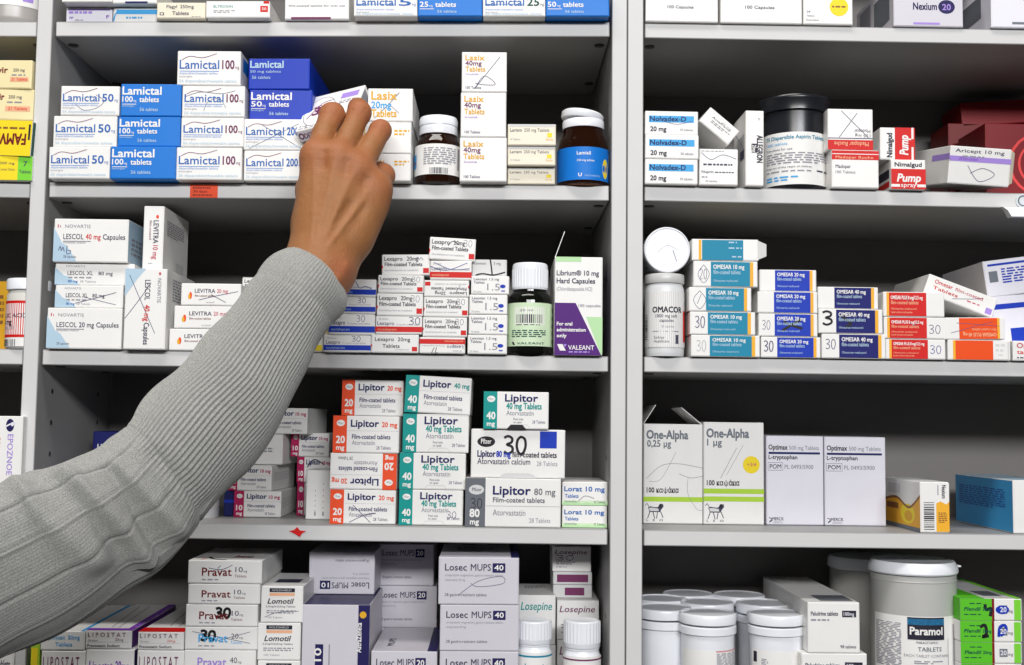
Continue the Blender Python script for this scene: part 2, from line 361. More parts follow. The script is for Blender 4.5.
lexot = [T('Lexotan',.07,.24,.13,.34,'txt',.01), T('1.5 mg',.48,.24,.13,.25,'txt',.01), T('Tablets',.07,.42,.13,.28,'txt',.01), T('1.5',.42,.78,.36,.34,'faint',.0), T('30 tablets',.06,.9,.09,.22,'faint'), E(.83,.56,.075,.1,'royal'), R(.79,.78,.89,.84,'royal')]
def lip(dose, bar, col, upside=False, pen=None, style=0):
    d = [R(0,0,.21,1,bar), E(.115,.2,.062,.085,'white'), T('Pfizer',.075,.23,.06,.08,'faint',.005), T(dose,.115,.74,.19,.13,'white',.03,0,'C'), T('mg',.115,.92,.12,.12,'white',.03,0,'C')]
    if style == 0:
        d += [T('Lipitor',.27,.29,.18,.42,'pblue',.03), T(dose+' mg',.74,.29,.13,.23,col,.025), R(.22,.40,.99,.405,'faint'), T('Film-coated tablets',.29,.62,.12,.58,'pblue',.015), T('Atorvastatin',.29,.78,.12,.35,'faint',.005), T('28 Tablets',.66,.9,.09,.22,'txt')]
    else:
        d += [T('Lipitor',.33,.26,.19,.5,'pblue',.03), T(dose+' mg Tablets',.35,.46,.16,.54,col,.025), T('Atorvastatin',.35,.63,.13,.42,'faint',.005), T('Peel side',.46,.76,.06,.15,'txt'), T('to open',.46,.84,.06,.13,'txt'), T('28 Tablets',.75,.84,.08,.2,'pblue'),
              L([(.38,.99),(.41,.91),(.44,.88),(.60,.88),(.66,.88),(.69,.91),(.72,.99)],.0004,'lgrey')]
    d = d+(pen or [])
    return up180(d) if upside else d
def pravat(dose, col, pen=None):
    return [T('Pravat',.19,.66,.34,.4,col,.015), T(dose,.64,.5,.22,.1,'txt'), T('mg',.75,.5,.1,.05,'txt'), T('Tablets',.63,.72,.11,.16,col), X(.19,.8,.3,.05,'faint',1)]+(pen or [])
lomo = [R(.2,.06,.8,.17,'ink'), T('GOLDSHIELD',.26,.14,.05,.46,'lgrey'), R(.2,.19,.8,.27,'peach'), T('Lomotil',.16,.48,.14,.62,'ink',.02,0,'L',.25), T('2.5mg/0.025mg Tablets',.12,.58,.045,.7,'txt',.01)]+X(.14,.66,.7,.03,'faint',2)+[T('100 Tablets',.16,.88,.05,.36,'faint')]
def losec(dose, pen=None):
    return [T('Losec',.08,.28,.14,.27,'txt',.012), T('MUPS',.40,.28,.14,.25,'txt',.008), R(.67,.12,.83,.32,'indigo'), T(dose,.75,.27,.11,.11,'white',.02,0,'C'), T('omeprazole magnesium, gastro-resistant tablets',.08,.40,.05,.72,'faint'), T('omeprazole '+dose+' mg',.08,.5,.05,.25,'faint'), T('28 gastro-resistant tablets',.08,.82,.06,.52,'txt')]+(pen or [])
def lipo(kind, c):
    if kind: return [T('Lipostat',.08,.42,.2,.48,c,.012), T('20mg',.62,.42,.2,.27,c,.012), T('Tablets',.34,.78,.2,.38,c,.012)]
    return [T('L I P O S T A T',.05,.34,.22,.82,'plum',.005), T('28 tablets',.06,.58,.1,.2,'faint'), T('20mg',.64,.56,.14,.18,c), R(.06,.62,.94,.63,'faint'), T('Pravastatin Sodium',.04,.88,.14,.7,'ink',.02)]
lipo_t = [T('L I P O S T A T',.80,.9,.1,.8,'lilac',.01,-90)]
nolv = [R(.07,.2,.92,.48,'sky'), T('Nolvadex-D',.09,.43,.2,.68,'pblue',.03), T('20 mg',.1,.85,.19,.3,'ink',.03), T('30 tablets',.66,.83,.1,.24,'txt')]
def omes(c, dose, pen, rev=False, rest='film-coated tablets'):
    d = [R(.27,.03,.88,.97,c), R(.88,.03,.93,.97,'amber'), T('OMESAR '+dose,.31,.3,.16,.48,'white',.02), T(rest,.31,.5,.15,.42,'lblue',.008), T('Olmesartan medoxomil',.31,.8,.09,.38,'lblue')]
    if rev: d = [R(.05,.03,.09,.97,'amber'), R(.09,.03,.7,.97,c), T('OMESAR PLUS '+dose,.12,.3,.14,.52,'white',.02), T(rest,.12,.5,.14,.45,'peach',.008), T('Olmesartan medoxomil',.12,.72,.08,.42,'peach'), T('hydrochlorothiazide',.12,.86,.08,.35,'peach')]
    return d+pen
lorat = [R(.0,.80,1,1,'mint'), R(0,.92,1,1,'pgreen'), P([(0,.92),(.1,.86),(.2,.92),(.3,.84),(.42,.92),(.55,.87),(.7,.92),(.85,.85),(1,.92)],'pgreen'), T('Lorat 10 mg',.05,.4,.2,.88,'tblue',.03), T('Tablets',.06,.68,.15,.3,'tblue',.02), T('loratadine',.06,.88,.09,.26,'dgreen'), T('30 Tablets',.7,.9,.1,.24,'dgreen')]
dog = [L([(.09,.83),(.06,.80),(.03,.82)],.0005,'txt'), L([(.08,.85),(.2,.84),(.27,.85)],.0008,'txt'), P([(.08,.835),(.12,.828),(.22,.84),(.28,.82),(.33,.80),(.34,.83),(.30,.86),(.28,.885),(.1,.885)],'txt'), P([(.09,.845),(.14,.84),(.25,.85),(.26,.875),(.11,.875)],'lgrey'),
    P([(.25,.83),(.27,.805),(.31,.80),(.30,.85)],'black'), L([(.11,.88),(.07,.95)],.0007,'txt'), L([(.16,.88),(.19,.95)],.0007,'txt'), L([(.24,.88),(.22,.95)],.0007,'txt'), L([(.29,.88),(.33,.94)],.0007,'txt'), T('L   E   O',.05,.975,.02,.28,'txt',.01)]
def onea(dose, bands, y100, pen): return [T('One-Alpha',.05,.15,.085,.7,'steel',.03), T(dose,.06,.23,.065,.4 if len(dose) > 5 else .24,'steel',.02), T('100 κα',.055,y100,.05,.27,'ink',.02), L([(.345,y100-.036),(.347,y100-.008),(.372,y100-.002),(.397,y100-.008),(.399,y100-.036)],.0006,'ink'), L([(.372,y100-.052),(.372,y100+.014)],.0006,'ink'), T('άκια',.42,y100,.052,.17,'ink',.02)]+[R(0,b,1,b+.048,'lime') for b in bands]+dog+pen
opti = [T('Optimax',.04,.155,.055,.33,'black',.02), T('500 mg Tablets',.4,.155,.045,.52,'faint',.005), R(.04,.182,.94,.206,'pblue'), T('L-tryptophan',.04,.262,.045,.5,'black',.02),
    R(.03,.3,.29,.39,'txt'), R(.035,.304,.285,.386,'lav'), T('POM',.16,.37,.05,.2,'ink',.01,0,'C'), T('PL 0493/5900',.32,.37,.045,.5,'faint',.008), T('MERCK',.1,.95,.035,.2,'ink',.01), T('GENERICS',.12,.98,.02,.16,'faint'), L([(.04,.92),(.09,.935),(.05,.97),(.1,.95)],.0006,'ink')]
# ================================================================ the middle bay, shelf by shelf
S = SH['M1']; w0 = 'on the top shelf above the arm'
# top shelf: only the lower edges of the cartons are in the picture
stack(S, .004, 'first top shelf pile', [
  ((66,112,7.6), 'pale carton printed in dull purple', [R(.05,.1,.95,.2,'lilac'), X(.06,.25,.85,.16,'lilac',1), T('FP',.08,.78,.16,.08,'violet',.02), X(.2,.8,.2,.07,'faint',1), T('F',.88,.72,.2,.06,'violet',.03)], dict(body='lav')),
  ((62,112,-20), 'plain white carton jutting over its neighbour', [X(.2,.3,.5,.08,'faint',2)], dict(dy=-.012))])
stack(S, .004, 'second top shelf pile', [
  ((113,157,7.4), 'white carton with a light blue stripe', [R(.08,.15,1,.45,'sky'), L([(.02,.9),(.05,.5),(.1,.3)],.0012,'sky'), X(.3,.62,.4,.12,'sky',1)]),
  ((112,157,-18), 'white carton with navy foot edge', [R(.3,.9,.8,.98,'navy'), X(.3,.5,.5,.06,'sky',2)], dict(dy=-.008))])
stack(S, -.006, w0, [((157,205.5,2.5), 'grey cream carton of 250mg tablets', [T('Flagyl  250mg',.2,.36,.2,.56,'txt',.01), T('Tablets',.32,.78,.22,.34,'txt',.015), R(.06,.62,.15,.8,'txt'), R(.08,.66,.13,.76,'cream'), X(.72,.85,.2,.04,'faint',1)], dict(body='cream', ym=12))])
stack(S, -.008, w0, [((206,270,1), 'white carton with a red square at its end', [T('ELTROXIN',.12,.4,.14,.3,'pteal',.004), X(.12,.56,.34,.05,'faint',2), R(.85,.3,.97,.66,'red'), T('50',.91,.55,.15,.07,'white',.01,0,'C'), R(.9,.02,.99,.16,'red')], dict(ym=12))])
stack(S, -.004, w0, [((285,349,-16), 'white carton with a maroon strip at its foot', [T('film-coated tablets for oral use',.06,.64,.05,.88,'txt',.01), R(.1,.93,.72,.99,'plum'), T('AVELOX',.1,.3,.14,.5,'txt',.01)], dict(ym=9))])
for (a, b), ds, des, bd in (((354,417.5),'white 5 mg carton with blue lettering', lam_w(' 5'), 'cream'), ((418,482.5),'blue 25 mg carton with white lettering', lam_b('25'), 'blue'), ((483,545.5),'white 25 mg carton with green dose', lam_w('25','dgreen'), 'cream'), ((546,609.5),'blue 50 mg tablet carton', lam_b('50'), 'blue')):
    if bd == 'blue': des = [T('Lamictal',.03,.42,.26,.64,'white',.025), T(des[1][1],.03,.68,.17,.13,'white',.02), T('mg',.18,.68,.08,.05,'white'), T('tablets',.27,.68,.16,.32,'white',.02), R(.03,.74,.25,.76,'white'), T('56 tablets',.3,.88,.09,.3,'lblue',.01)]
    else: des = [e if e[0] != 'T' else (e[0], e[1], e[2], min(e[3]+.12, .95), *e[4:]) for e in des]
    stack(S, -.012, w0, [((a, b, -13), ds, des, dict(body=bd if bd != 'cream' else 'white', ym=8, yaw=0))])
# upper shelf, where the hand is
S = SH['M2']; y = -.011
stack(S, y, 'first pile left of the hand', [
  ((49,110,147), 'white 50 carton with blue lettering', lam_w('50'), dict(dy=-.002)),
  ((53.5,117,116), 'white 50 carton with blue lettering', lam_w('50')),
  ((61,119.5,86), 'pen ringed white 50 carton with blue lettering', lam_w('50', pen=[L([(.26,.62),(.4,.82),(.62,.74),(.74,.5),(.6,.3)],.0004,'pen')]))], dep=.1)
stack(S, y, 'second pile left of the hand', [
  ((110.5,176,146.5), 'bright blue tablet carton', lam_b(), dict(body='blue', dy=-.002)),
  ((118,180.5,116.8), 'bright blue tablet carton', lam_b(), dict(body='blue')),
  ((121,181.5,84), 'bright blue tablet carton', lam_b(), dict(body='blue'))], dep=.1)
stack(S, y, 'third pile left of the hand', [
  ((176.5,242,147.5), 'white 100 carton with blue lettering', lam_w('100','plum')),
  ((181.2,244,117.5), 'white 100 carton with blue lettering', lam_w('100','plum')),
  ((182.3,245,86), 'scribbled white 100 carton in faded blue', [e for e in lam_w('100','plum', pen=[L([(.05,.35),(.3,.2),(.62,.25),(.85,.15)],.0004,'pen'), L([(.35,.8),(.42,.5),(.6,.42),(.7,.7)],.0005,'faint')])]),
  ((177.5,241,51), 'white 100 carton with blue lettering', lam_w('100','plum'), dict(yaw=0, dep=.028, right=[R(.3,.1,.95,.5,'blue')]))], dep=.1)
stack(S, y+.002, 'pile behind the fingers', [
  ((244,304,150.5), 'white 200 carton with blue lettering', lam_w('200')),
  ((243.8,305,119), 'pen crossed white 200 carton', lam_w('200', pen=[L([(.1,.95),(.95,.1)],.0004,'pen'), L([(.3,.2),(.95,.95)],.0004,'pen')])),
  ((249.5,312.5,90), 'royal blue tablet carton', lam_b('50'), dict(body='royal', dy=.004)),
  ((248.5,310,58.5), 'shiny royal blue tablet carton', [T('Lamictal',.03,.3,.22,.54,'lblue',.025), T('50 mg tablets',.03,.46,.08,.5,'lblue'), T('56 tablets',.06,.66,.1,.3,'lblue')], dict(body='royal', dy=.004, yaw=-1.5))], dep=.1)
stack(S, y, 'short pile right of the fingers', [
  ((362,411,154), 'plain white carton with gold print', [X(.66,.25,.3,.06,'gold',2), T('Lasix',.06,.4,.25,.4,'gold')]),
  ((361,411.5,122), 'white carton with small gold print', [X(.66,.25,.3,.06,'gold',2), T('Lasix',.06,.4,.25,.4,'gold')]),
  ((368,413,88.5), 'pen crossed 20mg carton with gold lettering', [T('Lasix',.08,.34,.25,.56,'gold',.02), T('20mg',.08,.6,.2,.44,'sky',.02), T('Tablets',.08,.86,.22,.56,'gold',.02), L([(.15,.9),(.45,.5),(.7,.12)],.0005,'pen'), L([(.45,.45),(.7,.75)],.0004,'pen')], dict(yaw=0))], dep=.075)
stack(S, y, 'tall pile between the bottles', [
  ((460,507,137.5), 'tall white 40mg carton with gold lettering', lasix('40mg')),
  ((461,506.5,92.5), 'tall white 40mg carton with gold lettering', lasix('40mg')),
  ((462,507,52), 'tall white 40mg carton with pen loop', lasix('40mg', pen=[L([(.85,.12),(.3,.9)],.0005,'pen'), L([(.3,.9),(.5,.6),(.75,.8),(.5,.82),(.3,.78)],.0005,'pen')]))], dep=.06)
stack(S, y+.003, 'low pile beside the blue labelled bottle', [
  ((507.5,555,167.5), 'pale yellow marked carton', lariam, dict(body='cream', dy=.006)),
  ((507.6,555.5,146.5), 'pale yellow marked carton', lariam, dict(body='cream')),
  ((507.8,556,124), 'pale yellow marked carton', lariam, dict(body='cream', dy=-.002))], dep=.09)
# middle shelf
S = SH['M3']; y = -.006
stack(S, y, 'pile nearest the partition', [
  ((47,122,308), 'large white 20 mg carton with pale blue corner', lescol('20 mg','')),
  ((55,123,285.5), 'thin white 80 mg carton crossed by pen', lescol('','',thin=True, pen=[L([(.3,.8),(.55,.6),(.9,.3)],.0005,'pen'), L([(.4,.5),(.9,.85)],.0004,'pen')]), dict(dy=.002)),
  ((55,134,263.5), 'thin white 80 mg carton', lescol('','',thin=True), dict(dy=.004)),
  ((54,128.5,219), 'large white 40 mg carton with red dose', lescol('40 mg','', pen=PEN('~b',.07,.62,.2,.2,.0006,'pen')), dict(yaw=0, sides={'right': 'lblue'}, right=X(.1,.4,.7,.06,'faint',4)))], dep=.085)
vert = lambda pen: [P([(.0,.0),(.5,0),(.3,.12),(.0,.35)],'lblue'), T('LESCOL',.48,.14,.13,.25,'txt',.01,-90), T('40 mg',.48,.45,.13,.2,'red',.015,-90), T('Capsules',.48,.67,.13,.27,'txt',.015,-90), T('NOVARTIS',.78,.12,.09,.3,'faint',.005,-90), E(.83,.06,.03,.02,'rose'), L([(.1,.08),(.75,.8)],.0005,'pen'), L([(.02,.62),(.4,.35),(.62,.17)],.0005,'pen')]
stack(S, y-.004, 'upright pair near the sleeve', [
  ((124.3,166,268.7), 'white carton on end with pen cross', vert(0), dict(yaw=0, ym=310, right=[X(.2,.1,.6,.02,'faint',8), R(.2,.75,.7,.9,'lgrey')])),
  ((143,163.4,206), 'narrow white carton stood on end', [E(.68,.17,.07,.03,'orange'), T('LEVITRA',.5,.23,.25,.36,'txt',.012,-90), T('10 mg',.5,.62,.25,.22,'rose',.012,-90), T('film-coated',.3,.23,.12,.3,'maroon',0,-90), X(.3,.9,.3,.015,'faint',1)], dict(ym=240, yaw=0, dy=.006, dep=.075, right=X(.12,.2,.7,.02,'faint',7)+[R(.5,.8,.82,.94,'lgrey')]))], dep=.085)
stack(S, y+.004, 'flat pile touching the sleeve', [
  ((169,236,329), 'flat white 20 mg carton', levitra()),
  ((174,240,306), 'flat white 20 mg carton', levitra()),
  ((181,241,283.5), 'pen ticked flat white 20 mg carton', levitra([L([(.3,.75),(.6,.55),(.95,.35)],.0005,'pen'), L([(.5,.5),(.75,.85)],.0005,'pen')]))], dep=.085)
# cartons behind the cuff
stack(S, .03, 'pile behind the cuff', [((243,290,335), 'white film-coated carton', lexk()), ((243,290,315), 'white film-coated carton', lexk()), ((243,290,296), 'white film-coated carton', lexk()), ((242,290,277.5), 'white film-coated carton with black lettering', lexk())], dep=.07)
yl = [T('Lexapro',.05,.5,.2,.4,'ink',.01), X(.1,.75,.4,.08,'faint',1), R(.7,.55,.97,.9,'yellow')]
stack(S, y+.006, 'little pile against the underside of the sleeve', [((281,323.2,335.5), 'white carton with a yellow square', yl), ((284,328.4,316), 'white carton with a yellow square', yl)], dep=.06)
stack(S, y, 'blue banded pile beside the cuff', [
  ((323.7,370.6,335.2), 'white carton with royal blue band', lexb('30')), ((329,374.8,314), 'white carton with royal blue band', lexb('30')), ((331,375.4,297), 'white carton with royal blue band', lexb('30')), ((333,376,279.3), 'pen arched white carton with royal blue band', lexb('')+[L([(.2,.5),(.35,.1),(.5,.08),(.62,.5),(.75,.4),(.9,.55)],.0005,'penb')])], dep=.07)
stack(S, y, 'pile right of the blue bands', [
  ((371,418.6,334.5), 'white carton lettered in black', lext), ((375.4,422,316.2), 'white carton with red band', lexr(PEN('30',.72,.05,.26,.42,.0006,'pen'))), ((376.7,423,293.5), 'white film-coated carton', lexk()), ((378,423.6,275.2), 'white film-coated carton', lexk()), ((382,430,254.5), 'white film-coated carton', lexk(PEN('~',.7,.1,.2,.25,.0004,'pen')), dict(roll=-1, dy=.002))], dep=.07)
stack(S, y, 'tallest red marked pile', [
  ((419.4,465,337.2), 'upside down carton with red band', up180(lexr(PEN('7/',.6,.02,.15,.35,.0005,'ink')))), ((422.6,467,317.3), 'white film-coated carton', lexk()), ((423.6,468.3,297.2), 'white film-coated carton', lexk()), ((424,469,280.3), 'upside down film-coated carton', up180(lexk(PEN('/',.2,.3,.1,.4,.0004,'pen')))),
  ((430,471.6,260.8), 'red banded carton with pen cross', lexr([L([(0,.3),(.4,.5),(.9,.1)],.0005,'penb'), L([(.1,.1),(.5,.45),(.95,.4)],.0005,'penb')])), ((428.8,475,238), 'askew film-coated carton', lexk([L([(.4,.35),(.5,.15),(.65,.3)],.0006,'ink')]+PEN('30',.74,.06,.2,.3,.0003,'pen')), dict(roll=2.5, yaw=1.5))], dep=.07)
stack(S, y, 'pile left of the green bottle', [
  ((467.5,507,335), 'white carton with blue oval', lexot), ((468.6,507.4,314.8), 'white carton with blue oval', lexot), ((469.2,507.4,294.7), 'white carton with blue oval', lexot), ((471,509.2,276), 'white carton with blue oval', lexot),
  ((472,506.8,259.6), 'grey shaded carton slashed with black marker', [T('Lexotan',.05,.3,.15,.35,'txt'), T('3 mg',.62,.3,.15,.2,'txt'), L([(.52,.0),(.55,.4),(.58,.9)],.0012,'black'), L([(.1,.95),(.3,.85),(.62,.92),(.95,.75)],.0012,'black')], dict(dy=.005, body='lgrey'))], dep=.075)
stack(S, y, 'beside the green labelled bottle', [((554.8,602.6,257), 'purple and green capsule carton with open flap', [P([(0,.47),(.44,.47),(.98,1),(0,1)],'purple'), P([(.66,.61),(1,.61),(1,.97),(.98,1)],'pgreen'), R(.02,.0,.55,.05,'pgreen'),
   T('Librium® 10 mg',.04,.19,.05,.88,'txt',.02), T('Hard Capsules',.04,.27,.05,.8,'txt',.025), T('(Chlordiazepoxide HCl)',.04,.345,.038,.74,'faint',.004), T('100 capsules',.5,.51,.028,.46,'txt'), T('For oral',.05,.7,.035,.32,'white',.03), T('administration',.05,.76,.035,.6,'white',.03), T('only',.05,.82,.035,.2,'white',.03),
   P([(.06,.89),(.17,.89),(.24,.955),(.12,.955)],'white'), P([(.19,.89),(.26,.89),(.22,.92)],'lilac'), T('VALEANT',.29,.945,.045,.54,'white',.01), X(.3,.96,.52,.014,'lilac',1)],
   dict(yaw=0, sides={'right': 'purple'}, post=[lambda w,h,d: ((-w/2,.003,h),(-w/2,d-.003,h),(-w/2+.0078,d-.008,h+.022),(-w/2+.0078,.006,h+.022))]))])
# lower shelf, under the forearm
S = SH['M4']; y = -.004
lipm = lambda: lip('10','magenta','magenta')
def mg(x0, x1, yt, yb):   # a carton set further back
    return ((x0, x1), yt, yb)
mside = [T('Lipitor 10 mg',.1,.35,.16,.5,'lgrey',.01), X(.1,.45,.7,.05,'faint',3)]
stack(S, .060, 'pile left of the dotted carton', [
  ((234,281,491), 'magenta ended white 10 mg carton', lipm(), dict(yaw=0, right=X(.1,.3,.7,.05,'lgrey',4))),
  ((228,272,465), 'magenta ended white 10 mg carton', lipm(), dict(yaw=-5, right=X(.1,.3,.7,.05,'lgrey',4))),
  ((236,283,434), 'plain backed white 10 mg carton', mside, dict(yaw=-4, dep=.07, dy=.01)),
  ((262,308,408), 'shaded white 10 mg carton', lipm(), dict(yaw=-8, dy=.012, dep=.06))], dep=.075)
stack(S, .085, 'dim pile behind the dotted carton', [
  ((297,331,483), 'magenta ended carton in shadow', lipm()), ((297,331,457), 'pen marked magenta ended carton in shadow', lipm()+[L([(.3,.4),(.5,.1),(.8,.3)],.001,'ink')]), ((291,329,433), 'shaded magenta ended carton', lipm())], dep=.07)
stack(S, .066, 'beside the white bottle under the sleeve', [((224,234,483), 'navy blue sliver of a carton', [R(0,.5,1,.6,'royal')], dict(body='navy', ym=500))], dep=.05)
dots = flat([[E(.37,.42+.1*i,.02,.012,'faint') for i in range(5)], [E(.68,.28+.12*i,.02,.012,'rose') for i in range(6)], [R(.34,.84,.4,.92,'faint'), R(.66,.84,.72,.92,'faint')]])
stack(S, .045, 'beside the orange ended pile', [((306,331.5,470), 'plain white carton dotted in two columns', dots, dict(ym=490))], dep=.06)
y = .010
stack(S, y, 'orange ended pile', [
  ((330,395.6,489.8), 'pen crossed white 20 mg carton', lip('20','orange','orange', pen=[L([(.35,.45),(.62,.95)],.0005,'pen'), L([(.3,.95),(.55,.72),(.7,.68),(.4,.78)],.0005,'pen')])),
  ((330,396.6,453.3), 'upside down white 20 mg carton', lip('20','orange','orange',True)),
  ((333,399,416), 'white 20 mg carton', lip('20','orange','orange')),
  ((342,403.2,380), 'pinkish shaded 20 mg carton', lip('20','orange','orange'), dict(dy=.018, dep=.07))], dep=.09)
stack(S, y-.001, 'teal ended pile', [
  ((399,463,490), 'white 40 mg carton with pen 30', lip('40','pteal','pteal',style=1, pen=PEN('30',.75,.6,.16,.2,.0004,'pen'))),
  ((399.5,465.5,453), 'white 40 mg carton', lip('40','pteal','pteal',style=1)),
  ((402.8,468.6,414), 'white 40 mg carton', lip('40','pteal','pteal',style=1)),
  ((404.4,470.2,376.5), 'white film-coated 40 mg carton', lip('40','pteal','pteal'), dict(roll=2.2, dy=-.001))], dep=.09)
stack(S, y-.008, 'pile of larger cartons', [
  ((465.2,560.8,478.5), 'wide white 80 mg carton with grey end', lip('80','dgrey','dgrey')[:1]+[E(.115,.24,.08,.1,'lgrey'), T('Pfizer',.07,.27,.07,.1,'txt',.005)]+PEN('30',.06,.42,.13,.2,.0006,'black')+[T('80',.1,.8,.16,.1,'white',.03,0,'C'), T('mg',.1,.95,.11,.09,'white',.03,0,'C'),
     T('Lipitor',.29,.33,.17,.39,'pblue',.03), T('80 mg',.72,.33,.13,.22,'dgrey',.012), T('Film-coated tablets',.29,.49,.1,.54,'dgrey',.02), R(.22,.565,.99,.572,'faint'), T('Atorvastatin',.29,.76,.12,.34,'faint',.006), T('28 Tablets',.67,.9,.09,.22,'faint')]),
  ((471,565,429.5), 'wide carton with blue square and thick black 30', [R(.73,.03,.91,.38,'royal'), E(.16,.26,.095,.11,'black'), T('Pfizer',.105,.3,.1,.11,'white',.01), T('Lipitor',.07,.57,.13,.19,'pblue',.03), T('80 mg',.27,.57,.12,.15,'royal',.03), T('film-coated tablets',.44,.57,.11,.47,'ink',.02),
     T('Atorvastatin calcium',.07,.72,.12,.56,'txt',.008), T('28 Tablets',.7,.74,.09,.22,'faint'), P([(.3,1),(.33,.93),(.38,.9),(.62,.9),(.67,.93),(.7,1)],'lgrey')]+PEN('30',.35,.14,.26,.36,.0021,'black'), dict(dy=.002)),
  ((483.5,548.6,391.8), 'small white 40 mg carton with teal end', lip('40','pteal','pteal',style=1)+[P([(.36,1),(.42,.88),(.6,.88),(.66,1)],'black')], dict(dy=-.002, dep=.07))], dep=.09)
stack(S, y, 'pair beside the wide cartons', [((562,607,505.6), 'small white carton with grassy green foot', lorat), ((562,607.6,482), 'pen ticked white carton with grassy green foot', lorat+[L([(.35,.85),(.5,.6),(.7,.7)],.0004,'pen')], dict())], dep=.08)
stack(S, .09, 'peeping over the sleeve at the elbow', [((92.4,135,431.5), 'navy blue carton with white lettering', [T('LIPANTHYL',.12,.24,.08,.8,'white',.02), X(.12,.3,.6,.03,'lblue',1)], dict(body='navy', ym=445))], dep=.06)
# bottom shelf
S = SH['M5']; y = -.004
stack(S, y, 'against the upright under the elbow', [((30.6,39.5,642), 'yellow green narrow carton', [R(.1,.1,.8,.9,'yellow')], dict(body='lime', ym=655))], dep=.08)
lt = lambda c: [R(0,.93,1,1,c), P([(.82,0),(1,0),(1,1),(.86,1)],c), T('LIPOSTAT',.93,.12,.09,.8,'lilac',.01,-90), L([(.2,.1),(.45,.9)],.0008,'faint'), L([(.45,.1),(.6,.9)],.0008,'faint')]
stack(S, y, 'first pile below the elbow', [((41,85,650.8), 'white carton with spaced plum lettering', lipo(0,'sky')), ((40.4,84.6,631), 'white carton with sky blue lettering', lipo(1,'sky'), dict(top=[P([(.8,0),(.9,0),(.98,1),(.9,1)],'sky'), L([(.3,.1),(.5,.9)],.0008,'faint')]))], dep=.13)
stack(S, y, 'purple topped pile below the elbow', [((85.8,134,649.4), 'white carton with violet lettering', lipo(1,'violet'), dict(sides={'right':'indigo'})), ((85.6,131.6,630.3), 'carton with purple lid and spaced lettering', lipo(0,'plum'), dict(top=lt('violet'), sides={'right':'purple'}))], dep=.13)
stack(S, y, 'red topped pile below the elbow', [((137,184,650.5), 'white carton with red edge', lipo(0,'red'), dict(sides={'right':'red'})), ((137.6,183.6,631.8), 'carton with red edged lid and spaced lettering', lipo(0,'red'), dict(top=[R(0,.86,1,1,'red'), L([(.3,.1),(.5,.8)],.0008,'faint'), L([(.6,.1),(.7,.8)],.0008,'faint')]))], dep=.13)
b30 = lambda u: PEN('30',u,.16,.22,.42,.0021,'black')
stack(S, y-.002, 'pile of maroon lettered cartons', [
  ((184,255.7,650.2), 'white 40 mg carton with magenta lettering', [T('Pravat',.19,.31,.17,.4,'lilac',.015), T('40',.64,.24,.11,.1,'txt'), T('mg',.75,.24,.05,.05,'txt'), T('Tablets',.63,.35,.055,.16,'lilac')]), ((184.7,257.4,627), 'white carton struck out with black 30', pravat('20','sky',[L([(.1,.2),(.9,.7)],.0004,'pen'), L([(.45,.6),(.9,.2)],.0004,'pen')]+b30(.22))), ((185.6,257.6,604.5), 'white 10 mg carton with black 30', pravat('10','maroon',b30(.42))),
  ((188,260,584), 'white 10 mg carton, lid ajar', pravat('10','maroon')), ((188,262,560.3), 'wide white 10 mg carton with pen flourish', pravat('10','maroon',[L([(.28,.33),(.45,.4),(.6,.2)],.0005,'pen'), L([(.4,.35),(.44,.22)],.0005,'pen')]), dict(top=[L([(.2,.75),(.3,.9),(.5,.97)],.003,'black'), T('Pravat',.55,.8,.16,.25,'maroon',.01), L([(.15,.95),(.2,.85)],.0015,'red')]))], dep=.09)
stack(S, y, 'pile right of the maroon lettered cartons', [
  ((257.4,300,660.6), 'small white carton with black bar', lomo), ((257.6,300.7,623), 'small white carton with black bar', lomo), ((261,303.2,586), 'black barred carton with pen scrawl', lomo+[L([(.1,.85),(.4,.72),(.9,.68)],.0004,'pen')], dict(top=[R(.2,.5,.8,.75,'txt')]))], dep=.08)
los_v = [R(.83,0,1,1,'indigo'), E(.9,.1,.05,.035,'gold'), T('AstraZeneca',.88,.48,.07,.3,'white',.02,90), R(.2,.4,.32,.62,'indigo'), T('10',.29,.57,.1,.13,'white',.02,90), T('Losec MUPS',.29,.97,.1,.3,'txt',.012,90), X(.4,.4,.02,.5,'faint')]
stack(S, y, 'pile left of the grey shaded stack', [
  ((302,369.5,604.8), 'big white carton with navy side stripe', los_v, dict(ym=635, sides={'top':'indigo'}, body='losec', dep=.1)), ((309,374.6,552), 'upside down lilac white carton', up180(losec('10')), dict(ym=573, body='losec', dy=.055, sides={'bottom':'indigo'}))], dep=.08)
stack(S, .108, 'dim pile between two brighter ones', [
  ((371,437,664), 'lilac white 20 carton in shade', losec('20'), dict(body='losec')), ((375.7,436.5,628), 'lilac white 20 carton in shade', losec('20'), dict(body='losec')), ((375.7,437,586), 'lilac white 20 carton in shade', losec('20'), dict(body='losec')), ((378,434,544), 'lilac white 20 carton in shade', losec('20'), dict(body='losec'))], dep=.055)
stack(S, y-.004, 'below the dim pile', [((371,437,651.2), 'lilac white 20 carton at the picture bottom', losec('20',[L([(.5,.35),(.6,.6),(.75,.4)],.0004,'penb')]), dict(body='losec', top=[R(.85,.0,1,1,'indigo'), T('MUPS',.3,.8,.1,.3,'txt',.01,90)]))], dep=.106)
stack(S, y-.004, 'pile of 40 cartons', [
  ((439.5,518.4,651.4), 'lilac white carton', losec('40'), dict(body='losec')), ((440,519,605), 'lilac white carton', losec('40'), dict(body='losec')), ((438.6,519,557.4), 'lilac white carton with pen loop', losec('40',[L([(.25,.8),(.5,.5),(.78,.4),(.8,.55),(.5,.62),(.4,.55)],.0004,'pen')]), dict(body='losec', top=[X(.2,.3,.5,.05,'faint',3), R(.9,0,1,1,'indigo')]))], dep=.1)
